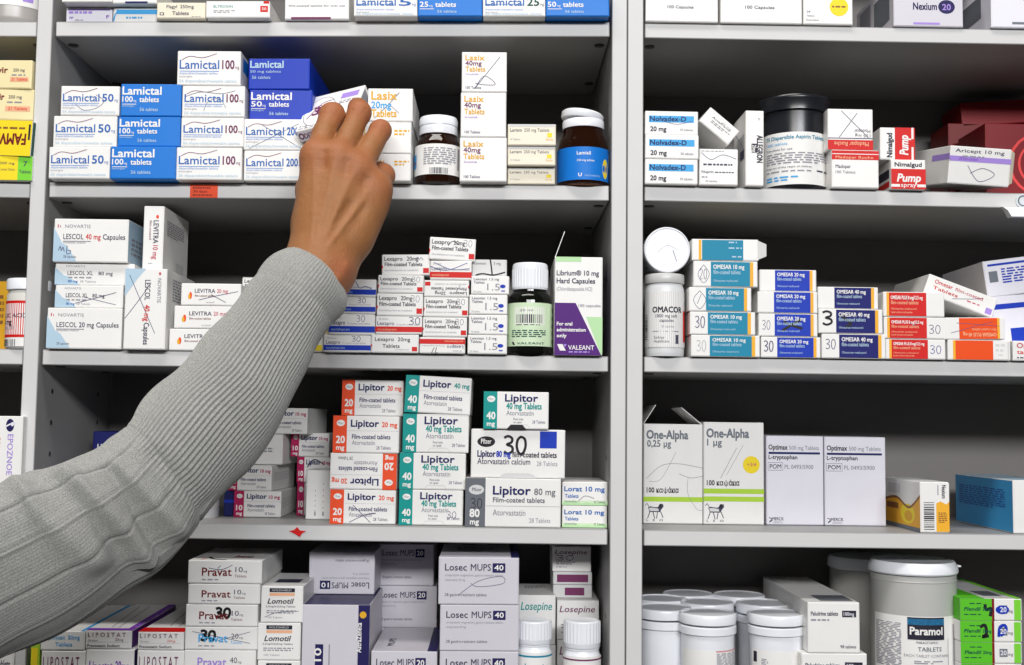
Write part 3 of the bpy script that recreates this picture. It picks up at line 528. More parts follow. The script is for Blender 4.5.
lsp = lambda c: [T('Losepine',.06,.3,.16,.84,c,.01,0,'L',.2), X(.1,.6,.5,.04,'faint',2), X(.1,.8,.3,.03,'faint',1)]
stack(S, .055, 'behind the pair of white bottles, left', [((518.5,555.6,645), 'white carton with teal script', lsp('pteal')), ((518.5,555.6,595), 'white carton with teal script', lsp('pteal'), dict(top=[X(.2,.2,.6,.05,'faint',3)]))], dep=.07)
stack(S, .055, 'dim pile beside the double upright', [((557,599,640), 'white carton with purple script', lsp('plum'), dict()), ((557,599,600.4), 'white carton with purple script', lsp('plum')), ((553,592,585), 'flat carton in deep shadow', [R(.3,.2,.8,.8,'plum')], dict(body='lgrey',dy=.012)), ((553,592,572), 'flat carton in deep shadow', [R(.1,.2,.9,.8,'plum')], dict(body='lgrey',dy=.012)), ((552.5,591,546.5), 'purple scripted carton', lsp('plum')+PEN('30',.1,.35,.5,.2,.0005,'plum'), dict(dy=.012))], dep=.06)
# ================================================================ the right bay
S = SH['R1']; w0 = 'on the top shelf of the wide bay'
cap = [T('100 Capsules',.3,.74,.055,.36,'txt',.015), T('Efexor XL',.3,.3,.12,.5,'txt',.01)]
stack(S, -.003, w0, [((645.6,718,-30), 'plain white 100 capsule carton beside the upright', cap, dict(ym=10, yaw=0))], dep=.1)
stack(S, -.003, w0, [((720.5,802,-32), 'wider plain white 100 capsule carton', cap, dict(ym=10, yaw=0))], dep=.1)
stack(S, -.003, w0, [((803.3,852.6,-34), 'white carton with round yellow sticker', [E(.72,.70,.19,.155,'yellow'), X(.58,.68,.28,.03,'brown',1), T('28',.06,.8,.03,.08,'txt'), T('Tablets',.06,.87,.03,.16,'txt'), T('Roaccutane',.06,.94,.03,.25,'txt')], dict(ym=10))], dep=.1)
stack(S, -.002, w0, [((893.5,963,-26), 'lilac white 20 carton turned aside', [T('Nexium',.28,.68,.13,.34,'indigo',.02), E(.76,.62,.12,.13,'indigo'), T('20',.76,.68,.11,.12,'lilac',.02,0,'C'), R(.28,.92,.66,.96,'lilac')], dict(ym=10, yaw=0, body='losec', left=[R(.5,.2,.9,.8,'dgrey'), R(.1,.1,.4,.9,'faint')]))], dep=.1)
stack(S, -.003, w0, [((991,1060,-30), 'silvery white carton at the picture edge', [R(.3,.9,.6,.94,'steel')], dict(ym=10, yaw=0, body='lav', left=[R(.3,.3,.8,.7,'dgrey')]))], dep=.1)
S = SH['R2']; y = -.006
stack(S, y, 'pile beside the double upright', [((645,697.6,159.3), 'white 20 mg carton with sky blue bar', nolv), ((645.2,698.6,134.8), 'white 20 mg carton with sky blue bar', nolv), ((645,698,111.2), 'sky blue barred carton with pen arc', nolv+[L([(.3,.4),(.6,.55),(.9,.4)],.0004,'pen')], dict(dy=.002))], dep=.08)
nup = [T('Nuprin',.06,.3,.14,.3,'txt',.02), X(.4,.22,.5,.07,'txt',1), X(.06,.5,.2,.08,'faint',1), T('30 tablets',.16,.82,.1,.3,'txt')]
stack(S, y, 'small pile beside the sky blue bars', [((699.3,737.8,168), 'white carton with black name', nup), ((699.3,738,149), 'white carton with wavy pen line', [L([(.05,.2),(.3,.55),(.6,.3),(.95,.5)],.0005,'pen'), X(.1,.75,.8,.1,'txt',1), X(.05,.1,.85,.04,'faint',1)], dict(dy=.004))], dep=.06)
S2 = S; a = at(719.5, 126, y+.006)
o = carton(.0315, .0158, .05, 'small white carton tumbled at a slant on the small pile', (0,0,0), [T('Anafranil',.2,.4,.1,.6,'txt',.01), X(.25,.5,.6,.05,'faint',2), T('25 mg',.5,.3,.08,.3,'faint')], body='white', sides={'top':'lgrey'})
ang = math.radians(-37); o.rotation_euler = (0, math.radians(39), math.radians(4)); o.location = a-Vector((.0079*math.sin(math.radians(39)), 0, .0079*math.cos(math.radians(39))))
stack(S, y, 'between the small pile and the black tub', [((745.3,763.6,110.6), 'tall white carton on end, lettered sideways', [T('ALLEGRON',.62,.33,.3,.36,'ink',.03,-90), R(.32,.44,.62,.56,'ink'), T('25mg',.37,.46,.2,.09,'white',.02,-90), X(.68,.1,.12,.01,'faint',2)], dict(ym=150, yaw=1, left=[X(.3,.3,.6,.02,'faint',8), R(.6,.5,.9,.62,'txt'), L([(.2,.2),(.9,.5)],.0006,'pen')]))], dep=.045)
redw = lambda: [R(0,.0,1,.06,'lgrey'), T('Inderal',.1,.28,.1,.4,'txt',.01)]
stack(S, y, 'pair beside the black tub', [
  ((831.5,878.6,150), 'white carton with red top band', [R(0,.02,1,.10,'red'), R(0,.1,1,.25,'white'), R(0,.12,1,.26,'red'), T('Madopar Roche',.08,.23,.07,.8,'peach',.01), T('Madopar',.08,.48,.09,.32,'txt',.01), T('100 Tablets',.08,.62,.07,.42,'txt')]),
  ((827.5,872.6,109), 'crossed out carton upside down with red band', up180([R(0,.0,1,.24,'red'), T('Madopar Roche',.1,.19,.1,.76,'peach',.01), R(0,.27,1,.29,'pblue'), T('Madopar',.06,.5,.08,.36,'txt'), T('125 mg',.06,.38,.07,.34,'txt'), L([(.1,.3),(.7,.95)],.0005,'pen'), L([(.75,.3),(.35,.9)],.0005,'pen')]), dict(dy=.001))], dep=.08)
pump = [R(0,.32,1,1,'red'), T('Nimalgud',.1,.24,.14,.78,'ink',.03), T('Pump',.17,.75,.26,.68,'white',.03,0,'L',.2), R(0,.84,.25,.93,'white'), R(.75,.84,1,.93,'white'), T('spray',.28,.93,.14,.44,'white',.01)]
stack(S, y, 'red spray pair', [
  ((891,925.5,159.6), 'white and red spray carton', pump, dict(yaw=0, sides={'left':'white'}, left=[R(.3,.3,.9,.6,'ink'), R(.3,.7,.9,.9,'red')])),
  ((880,914.6,127.6), 'spray carton lying sideways', [R(.42,0,1,1,'red'), T('Nimalgud',.34,.92,.15,.74,'ink',.03,90), T('Pump',.8,.84,.24,.6,'white',.03,90,'L',.2), R(.9,0,.96,.35,'white'), R(.9,.6,.96,1,'white')], dict(yaw=0, dy=.003))], dep=.045)
o = carton(.052, .031, .07, 'white carton with lilac stripe tipped forward', at(978, 188.6, -.004), [R(0,.26,1,.4,'lilac'), T('Aricept 10 mg',.08,.16,.09,.8,'txt',.01), X(.2,.24,.6,.04,'faint',1), T('28 film-coated',.15,.36,.08,.3,'violet'), L([(.3,.5),(.5,.9),(.75,.7),(.55,.55),(.35,.7)],.0005,'pen')], left=[R(.5,.2,1,.36,'lilac')], body='white', rot=(math.radians(9), math.radians(2.5), math.radians(3)))
o.location.z += .0028
open_flap(o, ((.026,.001,.002),(.031,.006,.004),(.031,.006,.029),(.026,.001,.030)), 'cream')
dm = [E(.6,.5,.36,.40,'opink'), E(.6,.5,.33,.37,'dred'), E(.6,.5,.26,.29,'opink'), E(.6,.5,.235,.265,'dred'), E(.6,.5,.14,.17,'opink'), E(.6,.5,.12,.15,'dred')]
stack(S, .05, 'behind the lilac striped carton', [((985,1080,124), 'dark red carton with pale rings', dm, dict(body='dred', ym=160, yaw=0)), ], dep=.06)
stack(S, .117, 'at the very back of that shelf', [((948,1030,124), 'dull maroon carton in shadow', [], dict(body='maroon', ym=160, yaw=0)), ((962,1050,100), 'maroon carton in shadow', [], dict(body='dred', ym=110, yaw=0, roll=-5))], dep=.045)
# second shelf of the wide bay
S = SH['R3']; y = -.005
ls = dict(sides={'left':'lgrey'})
tl = dict(left=[R(.75,.1,1,.9,'plum')])
stack(S, y, 'teal pile', [
  ((691,760,335.2), 'white and teal 10 mg carton with faint 30', omes('teal','10 mg',PEN('30',.08,.25,.15,.5,.0004,'faint'))), ((690,755.4,311.8), 'white and teal 10 mg carton with pen 30', omes('teal','10 mg',PEN('30',.08,.2,.16,.5,.0007,'pen'))), ((689,751.4,287.4), 'white and teal 10 mg carton with ringed number', omes('teal','10 mg',PEN('o',.07,.15,.25,.75,.0004,'pen')+PEN('/',.13,.3,.08,.4,.0004,'pen'))),
  ((693.4,757.6,261.2), 'white and teal 10 mg carton with circled pen mark', omes('teal','10 mg',PEN('o',.07,.15,.22,.7,.0004,'pen')+PEN('20',.1,.3,.12,.4,.0004,'pen'))),
  ((692,758.4,239.2), 'back faced teal carton with open flap', [R(.1,.04,.14,.97,'amber'), R(.15,.04,.77,.97,'teal'), X(.55,.12,.18,.06,'lblue',1), X(.55,.38,.2,.06,'lblue',1), X(.6,.78,.16,.06,'lblue',1)], dict(sides={'top':'cream'}, post=[lambda w,h,d: ((w/2,.001,.0015),(w/2+.0075,.006,.005),(w/2+.0075,.006,h-.003),(w/2,.001,h-.001))]))], dep=.085)
om2 = lambda pen: omes('royal','20 mg',pen)
stack(S, y+.001, 'royal blue pile', [((761,820.6,337), 'white and royal blue 20 mg carton with pen 30', om2(PEN('30',.05,.2,.17,.5,.0008,'pen'))), ((758.6,817.6,313.6), 'royal blue carton with thick black cross', om2([L([(.4,.75),(.55,.5),(.72,.25)],.0022,'black'), L([(.42,.35),(.55,.5),(.74,.65)],.0022,'black')]+PEN('30',.06,.3,.15,.4,.0004,'pen'))), ((757.6,817.6,291.6), 'white and royal blue 20 mg carton', om2([])), ((759.5,816.4,269.8), 'white and royal blue 20 mg carton', om2([]), dict(dy=.002))], dep=.085)
om4 = lambda pen: omes('omd','40 mg',pen)
stack(S, y, 'dark blue pile', [((821.8,885.8,334), 'white and dark blue 40 mg carton with pen 30', om4(PEN('30',.06,.22,.17,.4,.0006,'pen'))), ((818.6,882.8,309.2), 'dark blue carton with smudged black 3', om4(PEN('3',.06,.1,.2,.55,.0018,'black')+[L([(.35,.25),(.5,.6),(.42,.7)],.0022,'black')])), ((818,878.2,287), 'white and glossy dark blue 40 mg carton', om4([]), dict(dy=.002))], dep=.085)
om5 = lambda pen: omes('red','8 mg/12.5 mg',pen,True)
stack(S, y, 'red pile', [((886.2,945.6,339.2), 'red and white carton with pen 30', om5(PEN('30',.74,.3,.2,.4,.0005,'penb'))), ((884,945,317.2), 'red and white carton with pen scribble', om5(PEN('30',.74,.35,.2,.4,.0005,'pen')+[L([(.4,.2),(.5,.4),(.55,.2)],.0005,'pen')])), ((883.4,944.4,292), 'red and white carton, blank white end', om5([L([(.35,.15),(.42,.4)],.0005,'pen')]), dict(sides={'top':'cream'}))], dep=.085)
stack(S, y, 'orange pair', [((947.8,1010.6,340), 'orange and white carton, crumpled', [R(.08,.03,.12,.97,'amber'), R(.12,.03,.72,.97,'omor'), X(.76,.2,.2,.1,'lgrey',1), X(.76,.45,.2,.1,'lgrey',1), X(.8,.7,.12,.06,'lgrey',1), R(.95,.1,.97,1,'lgrey')]),
   ((944.6,1005.4,317.4), 'orange and white carton with pen strokes', up180([R(.04,.03,.09,.97,'white'), R(.09,.03,.13,.97,'amber'), R(.13,.03,.76,.97,'omor'), T('OMESAR PLUS 40 mg',.15,.3,.16,.55,'peach',.02), T('film-coated tablets',.15,.5,.12,.4,'peach'), L([(.2,.8),(.9,.3)],.0004,'pen'), L([(.1,.6),(.8,.75)],.0004,'pen')]), dict(roll=-1, dep=.08))], dep=.085)
e1 = math.radians(20); lo = at(925.3, 291.5, -.001)
o = carton(.0605, .0165, .08, 'white carton with red lettering sloping over the red and orange piles', (0,0,0), [T('Omesar',.1,.36,.2,.26,'red',.01), T('film-coated',.4,.36,.16,.4,'rose',.01), T('Tablets',.1,.66,.16,.36,'red',.01), X(.6,.6,.25,.06,'rose',1), L([(.4,.8),(.7,.4),(.8,.2)],.0004,'pen'), R(.88,.6,.97,.9,'lilac')], body='white', sides={'left':'lgrey','top':'cream'})
o.rotation_euler = (0, math.radians(20), math.radians(1)); o.location = lo+Vector((.03025*math.cos(e1), .005, -.03025*math.sin(e1)))
stack(S, .03, 'lilac pair at the picture edge', [((996,1082,293), 'pale lilac carton with royal blue square', [R(.04,.12,.9,.2,'royal'), R(.2,.5,.5,.8,'royal'), R(.3,.5,.301,.51,'lblue'), T('30',.7,.85,.2,.2,'royal',.02)], dict(ym=315, body='lav', yaw=0, roll=-6)), ((987,1073,256), 'pale lilac carton with fine blue print', [R(.05,.1,.95,.16,'royal')]+X(.2,.25,.7,.04,'royal',6)+[R(.05,.3,.15,.6,'steel')], dict(ym=275, body='lav', yaw=0, roll=-8))], dep=.09)
stack(S, y, 'beside the orange pair', [((1013,1060,341), 'white carton with red name cut by the picture edge', [T('Omacor',.08,.36,.25,.6,'rose',.02), T('tablets',.08,.66,.2,.5,'red',.01), X(.08,.82,.6,.06,'ink',1)])], dep=.08)
# third shelf of the wide bay
S = SH['R4']; y = .058
stack(S, y, 'next to the double upright', [((643.4,702.6,424), 'tall white carton with one green band and open lid', onea('0,25 µg',[.732],.69,[L([(.05,.55),(.3,.42),(.6,.4),(1,.44)],.0004,'faint'), L([(.1,.58),(.3,.55),(.55,.28)],.0003,'faint'), L([(.6,.5),(.8,.54),(1,.52)],.0004,'faint'), L([(.75,.54),(.75,.7),(.9,.85),(1,.86)],.0003,'faint')]), dict(ym=475, yaw=0, post=[lambda w,h,d: ((-w/2,.003,h),(-w/2,d-.003,h),(-w/2+.011,d-.006,h+.0165),(-w/2+.011,.006,h+.0165)), lambda w,h,d: ((w/2,d-.003,h),(w/2,.003,h),(w/2-.0175,.005,h+.0145),(w/2-.0175,d-.005,h+.0145))]))], dep=.07)
stack(S, y-.001, 'beside its twin with open lid', [((703.4,763.8,422.3), 'tall white carton with two green bands and yellow dot', onea('1 µg',[.652,.728],.62,[E(.79,.415,.14,.085,'yellow'), T('+3/4',.72,.43,.035,.15,'rose',.01), L([(.28,.55),(.55,.25)],.0004,'faint'), L([(.38,.52),(.66,.22)],.0003,'faint')]), dict(ym=475, yaw=0, top=[X(.1,.3,.4,.06,'txt',2)]))], dep=.07)
stack(S, y+.002, 'of a plain pair', [((766.2,823.4,436), 'tall indigo ruled carton next to the green bands', opti, dict(ym=480, body='lav', yaw=0, top=[E(.3,.2,.05,.2,'lgrey')]))], dep=.07)
stack(S, y+.002, 'of a plain pair', [((824.4,885.6,437), 'tall indigo ruled carton next to the orange carton', opti, dict(ym=480, body='lav', yaw=0))], dep=.07)
ora = [P([(0,.45),(.35,.38),(.7,.55),(1,.28),(1,1),(0,1)],'amber'), E(.66,.68,.2,.2,'yellow'), E(.68,.72,.11,.11,'gold'), R(.05,.5,.4,.62,'brown'), R(0,.92,1,1,'steel'), R(.1,.1,.45,.3,'lgrey'), L([(0,.45),(.35,.38),(.7,.55),(1,.28)],.002,'brown')]
stack(S, .002, 'alone on the third shelf', [((920,949,482), 'white and orange carton end with barcode', [R(.55,.02,1,.98,'white'), P([(.55,.42),(.7,.38),(.9,.44),(1,.38),(1,.98),(.55,.98)],'amber'), T('Nexium',.75,.06,.14,.26,'ink',.02,-90), X(.6,.06,.06,.2,'faint'), BC(.12,.4,.48,.94,'ink',True), X(.62,.6,.3,.02,'brown',6)], dict(ym=505, yaw=0, left=ora))], dep=.085)
stack(S, .003, 'far along the third shelf', [((1013,1062,480.5), 'long blue carton with white end at the picture edge', [X(.3,.6,.4,.02,'faint',2)], dict(ym=505, yaw=0, sides={'left':'sky','top':'lblue'}, left=X(.08,.2,.8,.025,'tblue',9)))], dep=.12)
# bottom shelf of the wide bay
S = SH['R5']; y = -.002
pal = [T('Paludrine tablets',.06,.26,.08,.52,'txt',.02), R(.66,.16,.93,.29,'ink'), T('100mg',.69,.26,.07,.2,'lav',.01), X(.06,.33,.5,.035,'faint',1), T('98 tablets',.62,.9,.06,.3,'txt',.01)]
stack(S, y, 'pair beside the white tubs', [((801.5,867,653.5), 'white carton with black dose box', pal, dict(ym=665, top=[R(.4,.7,.9,.9,'txt')])), ((807.7,859.8,602.4), 'white carton with black dose box', pal, dict(ym=625, top=[R(.3,.75,.95,.95,'dgrey')]))], dep=.155)
def plen(n, hand): return [R(0,0,.54,1,'apple'), R(.51,0,.55,1,'dred'), R(.87,.04,.98,.97,'green'), T('Plendil',.06,.55,.16,.27,'dgreen',.03,0,'L',.2), T('20mg',.36,.55,.15,.14,'dgreen',.02), X(.06,.7,.4,.05,'dgreen',1), X(.15,.2,.25,.05,'dgreen',1), R(.63,.3,.76,.68,'steel'), T('20',.695,.6,.22,.1,'lav',.02,0,'C'), T('mg',.77,.62,.14,.08,'txt')]+hand
bl = lambda u: [L([(u,.3),(u+.06,.75)],.0026,'black'), E(u+.2,.5,.1,.24,'royal')]
stack(S, y, 'apple green pile', [((960.6,1022,685),'apple green and white carton', plen(2,[]), dict(ym=690)), ((961,1022,663.8),'apple green and white carton', plen(2,[]), dict(ym=670)), ((960.6,1022,642.4), 'clean apple green and white carton', plen(2,[]), dict(ym=650)), ((960,1022,621), 'apple green carton with black and blue scribble', plen(2,[L([(.32,.3),(.4,.2),(.42,.6),(.36,.75),(.46,.7)],.0026,'black'), L([(.62,.75),(.64,.3),(.72,.2),(.74,.45),(.65,.7)],.0024,'royal')]), dict(ym=630)), ((960,1022,598.6), 'apple green carton with blue blot', plen(2,[L([(.4,.25),(.42,.5),(.5,.45),(.48,.8)],.0026,'black'), E(.68,.5,.11,.2,'royal')]), dict(ym=610, sides={'top':'lgrey'}, top=[R(0,0,.4,1,'apple'), R(.9,0,1,1,'green'), R(.5,.7,.8,.9,'dgrey')], left=[R(0,0,1,1,'apple')]))], dep=.14)
# ================================================================ the bay at the far left
S = SH['L1']
S = SH['L2']; w = 'pile of the far left bay'
stack(S, -.006, w, [((-40,32.4,155.5), 'yellow carton with lime green end', [R(.8,.02,1,.98,'green'), R(0,.02,.8,.98,'yellow'), T('500 mg',.55,.35,.1,.2,'txt',.01), T('film coated Tablets',.5,.6,.1,.26,'txt'), T('7',.9,.42,.2,.05,'txt',.01,0,'C'), T('Tablets',.82,.7,.13,.16,'txt',.01)]),
  ((-40,32.8,120), 'upside down yellow carton with green side', up180([R(0,0,1,1,'yellow'), R(.02,.45,.05,.9,'ink'), T('FAMVIR',.08,.62,.3,.5,'maroon',.03), X(.1,.75,.4,.06,'brown',1)]), dict(yaw=-6, sides={'right':'dgreen','left':'dgreen'}, roll=2)),
  ((-40,33.4,89), 'cream carton with orange flash', [T('Famvir',.3,.35,.2,.3,'maroon',.03), T('250 mg',.66,.3,.1,.18,'txt',.01), X(.64,.4,.3,.05,'faint',1), R(.62,.55,.96,.72,'peach'), T('21 Tablets',.66,.68,.1,.26,'red',.01)], dict(body='butter')),
  ((-40,32.6,60), 'cream carton with orange flash', [T('Famvir',.3,.45,.2,.36,'maroon',.03), T('250 mg',.74,.4,.1,.16,'txt',.01), X(.72,.5,.24,.05,'faint',1), R(.7,.6,.96,.76,'peach'), T('21 Tablets',.72,.72,.1,.22,'red',.01)], dict(body='butter', yaw=-3))], dep=.08)
S = SH['L3']
stack(S, .05, 'behind the red labelled bottle', [((-30,7,281), 'mustard yellow carton', [X(.1,.2,.8,.05,'brown',6)], dict(body='gold', ym=320))], dep=.06)
S = SH['L4']
stack(S, -.012, 'stood in the far left bay', [((-24,21.6,416), 'tall white carton with purple swirl emblem', [E(.72,.085,.09,.06,'indigo'), L([(.62,.1),(.72,.075),(.84,.06)],.0012,'lav'), E(.77,.075,.035,.02,'lav'), T('EPOZNOE',.68,.17,.12,.38,'lilac',.01,-90), T('500mg',.44,.2,.08,.2,'rose',.005,-90), R(.66,.7,.68,.9,'txt')], dict(ym=460))], dep=.09)
S = SH['L5']
stack(S, -.006, 'low in the far left bay', [((-50,14.2,648), 'white carton of tablets', [T('Tablets',.72,.36,.14,.22,'txt',.01)], dict(ym=660))], dep=.08)
# ================================================================ bottles and tubs
whitep = mat('plastic_white', (.80,.80,.78), rough=.3, noise=.015)
amberg = mat('amber_glass', (.035,.010,.004), rough=.06, noise=0, Transmission_Weight=.6, IOR=1.35)
greyp = mat('plastic_grey', (.46,.46,.44), rough=.35, noise=.02); blackp = mat('plastic_black', (.012,.013,.017), rough=.28, noise=0)
pills = mat('brown_tablets', (.22,.07,.02), rough=.6, noise=.35, scale=300, bump=.8); darkfill = mat('dark_tablets', (.02,.012,.008), rough=.7, noise=.2, scale=200)
ZP = [None, 0.]
def prof(cx, yc, zb, pts):
    out = []; zy = yc if ZP[0] is None else ZP[0]
    for hw, py in pts:
        r = (at(cx+hw, py if py is not None else 300, yc)-at(cx-hw, py if py is not None else 300, yc)).length/2
        out.append((r, 0. if py is None else at(cx, py, zy).z-zb))
    return out
def round_thing(name, cat, label, cx, yc, sh, body, body_mat, parts, body_name='bottle_body', group=None, rz=0):
    mr = max(rad(cx, q[0], 300, yc) for q in body); ZP[0] = yc-.85*mr if (body[-1][1] or 300) < 260 else None; ZP[1] = yc-mr
    x = at(cx, 332, yc).x; zb = shz(sh, x)+.0004
    r = root(name, (x, yc, zb), label, cat, group, rz)
    b = link(body_name, lathe(body_name, prof(cx, yc, zb, body), body_mat), r)
    out = [r, b, zb]
    for nm, pts, m in parts:
        out.append(link(nm, lathe(nm, prof(cx, yc, zb, pts), m), r))
    return out
def Z(cx, py, yc, zb): return at(cx, py, ZP[1]).z-zb
def rad(cx, hw, py, yc): return (at(cx+hw, py, yc)-at(cx-hw, py, yc)).length/2
def grip(parent, r, z0, z1, m, n=36):       # the fluted skirt of a screw cap
    v = []; f = []; N = n*4
    for k in range(N):
        a = 2*math.pi*k/N; q = r+.0003*(1 if k % 4 < 2 else 0)
        v += [(q*math.cos(a), q*math.sin(a), z0), (q*math.cos(a), q*math.sin(a), z1)]
    for k in range(N): j = (k+1) % N; f.append((2*k, 2*j, 2*j+1, 2*k+1))
    link('grip_ridges', pymesh('grip_ridges', v, f, [m]), parent)
S = SH['M2']
b = round_thing('pill_bottle', 'bottle', 'amber glass bottle with white cap and white barcode label, beside the tall gold lettered pile', 435.3, .013, S,
  [(20,None),(22.6,181.5),(23,179),(23,145),(22,140),(18.5,135),(17.5,132)], amberg, [('screw_cap', [(19,132),(19.2,131),(19.2,125),(18.2,124),(18.2,123.2),(19.2,122.6),(19.4,117),(18.4,114.2),(3,113.9)], whitep), ('tablets', [(20,182.2),(21.4,181),(21.4,150),(20,146)], darkfill)])
yc = .013; cyl_label(b[0], rad(435.3,23,160,yc), Z(435.3,174,yc,b[2]), Z(435.3,143.5,yc,b[2]), X(.3,.12,.5,.04,'faint',8)+BC(.4,.78,.66,.98,'ink')+[R(0,.3,.14,.75,'sky'), R(0,.55,.14,.62,'red'), R(.84,.1,.87,.8,'faint'), X(.9,.1,.08,.02,'faint',12)], 170)
yc = .014
b = round_thing('pill_bottle', 'bottle', 'amber glass bottle of brown tablets with blue label and loose lid, beside the upright', 582, yc, S,
  [(23,None),(25.4,183.5),(25.8,181),(25.6,146),(24,138),(20,130),(19.5,117)], amberg, [('screw_cap', [(20.6,125),(20.8,124),(20.8,117.6),(20,116.4),(3,116.2)], whitep), ('tablets', [(23,184.4),(24.3,183),(24.3,174),(22,172.4)], pills), ('dark_contents', [(22,172),(24,171),(24,150),(20,147)], darkfill)])
lid = link('flip_lid', lathe('flip_lid', [(rad(582,20,110,yc)*1.02, 0), (rad(582,20.5,110,yc)*1.03, .001), (rad(582,20.5,110,yc)*1.03, .0052), (rad(582,19.5,110,yc), .0066), (.002, .0069)], whitep), b[0])
lid.location = (-.0012, 0, Z(582,114.6,yc,b[2])); lid.rotation_euler = (0, math.radians(8), 0)
cyl_label(b[0], rad(582,25.6,160,yc), Z(582,179.5,yc,b[2]), Z(582,146.5,yc,b[2]), [R(0,0,1,1,'blue'), T('Lamisil',.40,.24,.1,.17,'white',.02), T('250 mg tablets',.40,.44,.06,.22,'white',.01), T('U',.42,.9,.1,.04,'white',.03), T('NOVARTIS',.5,.9,.05,.2,'lblue'), E(.80,.62,.055,.3,'yellow'), T('28',.8,.68,.12,.05,'brown',0,0,'C'), X(.88,.1,.1,.02,'lblue',12)], 175, bg='white')
S = SH['M3']; yc = .012
b = round_thing('pill_bottle', 'bottle', 'dark glass bottle with tall white cap and pale green barcode label', 529.6, yc, S,
  [(20,None),(21.8,353.5),(22.2,351),(22.2,302),(21,297),(16.5,292.5),(16,287)], mat('dark_glass', (.006,.007,.005), rough=.06, noise=0, Transmission_Weight=.3, IOR=1.35), [('screw_cap', [(17.6,286.6),(17.7,286),(17.7,268),(17.3,265.4),(16,264.2),(3,264)], whitep), ('neck_ring', [(17.4,290.6),(17.7,290),(17.7,288.2),(17.2,287.6)], whitep), ('contents', [(20,354),(21,353),(21,300),(19,297)], darkfill)])
grip(b[3], rad(529.6,17.7,275,yc), Z(529.6,286,yc,b[2]), Z(529.6,267.5,yc,b[2]), whitep)
cyl_label(b[0], rad(529.6,22.2,325,yc), Z(529.6,346,yc,b[2]), Z(529.6,302.5,yc,b[2]), [R(0,0,1,1,'mint'), R(.24,.1,.73,.52,'white'), T('20 ml',.34,.2,.05,.2,'txt'), BC(.28,.27,.68,.47,'ink'), X(.28,.5,.4,.02,'txt',1)]+X(.2,.63,.55,.025,'dgreen',4)+[P([(.2,.9),(.24,.9),(.27,.97),(.23,.97)],'ink'), T('VALEANT',.30,.96,.05,.42,'dgreen',.01), X(.92,.1,.03,.1,'txt',5)], 172, bg='mint')
# capsules bottle and the tub lying on it
S = SH['R3']; yc = .010
b = round_thing('capsule_bottle', 'bottle', 'white plastic capsule bottle with black lettering, standing at the double upright', 664.4, yc, S,
  [(18.6,None),(19.3,354.5),(19.4,352),(19.4,290),(18.2,286.5),(17.6,284.6)], mat('plastic_sheen', (.66,.67,.68), rough=.3, noise=.01), [('screw_cap', [(19.3,284.8),(19.7,284.2),(19.7,276.6),(19,275.4),(3,275.2)], mat('cap_grey', (.55,.55,.54), rough=.35, noise=.01))])
cyl_label(b[0], rad(664.4,19.4,320,yc), Z(664.4,347,yc,b[2]), Z(664.4,291,yc,b[2]), [R(0,0,1,1,'lgrey'), R(.16,.0,.84,1,'white'), T('OMACOR',.24,.38,.1,.54,'ink',.03), T('1000 mg soft',.3,.47,.055,.38,'txt',.012), T('capsules',.37,.55,.055,.24,'txt',.012), T('28 capsules',.4,.65,.04,.22,'faint'), X(.24,.71,.5,.02,'faint',1), T('Solvay',.27,.85,.05,.18,'txt'), T('Healthcare',.27,.92,.05,.26,'txt'), R(.64,.78,.72,.94,'txt'), R(.647,.787,.713,.933,'white'), T('5',.66,.9,.07,.03,'txt'), R(.84,.34,1,.9,'red'), BC(.03,.42,.12,.86,'ink',True)], 168)
ctr = at(667.3, 249.7, -.004); rr = rad(667.3, 23.3, 250, -.004)
r = root('medicine_tub', (ctr.x, -.004, ctr.z), 'white round tub lying on its side with its lid facing out, on the capsule bottle', 'tub'); r.rotation_euler = (math.pi/2, 0, 0)
lidm = lathe('screw_lid', [(rr*.985, -.012), (rr, -.011), (rr, -.002), (rr*.975, -.0003), (rr*.93, .0), (rr*.90, -.0006), (.001, -.0006)], whitep)
l_ = link('screw_lid', lidm, r)
acc = ([], [], [], []); print_geo([L([(.62,.5),(.66,.62),(.7,.75)],.0005,'txt'), L([(.3,.55),(.5,.4),(.72,.5)],.0003,'faint')], 2*rr, 2*rr, lambda x, z, q: (x-rr, rr-z, -.0006+q), acc); print_obj('pen_mark', acc, l_)
link('tub_body', lathe('tub_body', [(rr*.9, -.062), (rr*.94, -.061), (rr*.94, -.012)], whitep), r)
# black tub
S = SH['R2']; yc = .026
b = round_thing('medicine_tub', 'tub', 'large black plastic tub with a white and turquoise label', 795.4, yc, S,
  [(29.5,None),(31,186),(31.4,184),(31.4,112),(31,109)], blackp, [('lid', [(33.5,110.6),(34.6,110),(34.6,100),(35.2,99),(35.2,97.2),(34.4,95.6),(3,95.2)], blackp)], 'tub_body')
cyl_label(b[0], rad(795.4,31.4,150,yc), Z(795.4,184,yc,b[2]), Z(795.4,131.5,yc,b[2]), [T('75 Dispersible Aspirin Tablets BP 75mg',.1,.13,.07,.88,'teal',.02), T('1000 tablets',.1,.24,.05,.25,'sky'), T('Directions for use',.1,.34,.04,.3,'txt')]+X(.1,.39,.82,.025,'faint',5)+[T('Keep out of the reach of children',.1,.68,.035,.5,'txt'), X(.1,.73,.5,.025,'faint',1), X(.66,.72,.2,.03,'txt',1)]+X(.1,.84,.36,.03,'sky',2), 172)
# white bottle under the sleeve
S = SH['M4']; yc = .062
b = round_thing('pill_bottle', 'bottle', 'white plastic bottle half hidden by the sleeve, next to the magenta ended pile', 202, yc, S, [(21,None),(22,519),(22.2,517),(22.2,474),(20,470),(15,467)], whitep, [('screw_cap', [(15.6,467),(16,466.4),(16,452),(15,450.6),(2,450.4)], whitep)])
cyl_label(b[0], rad(202,22.2,500,yc), Z(202,508,yc,b[2]), Z(202,480,yc,b[2]), X(.1,.2,.85,.1,'lblue',4)+[R(0,.0,1,.1,'sky')], 175)
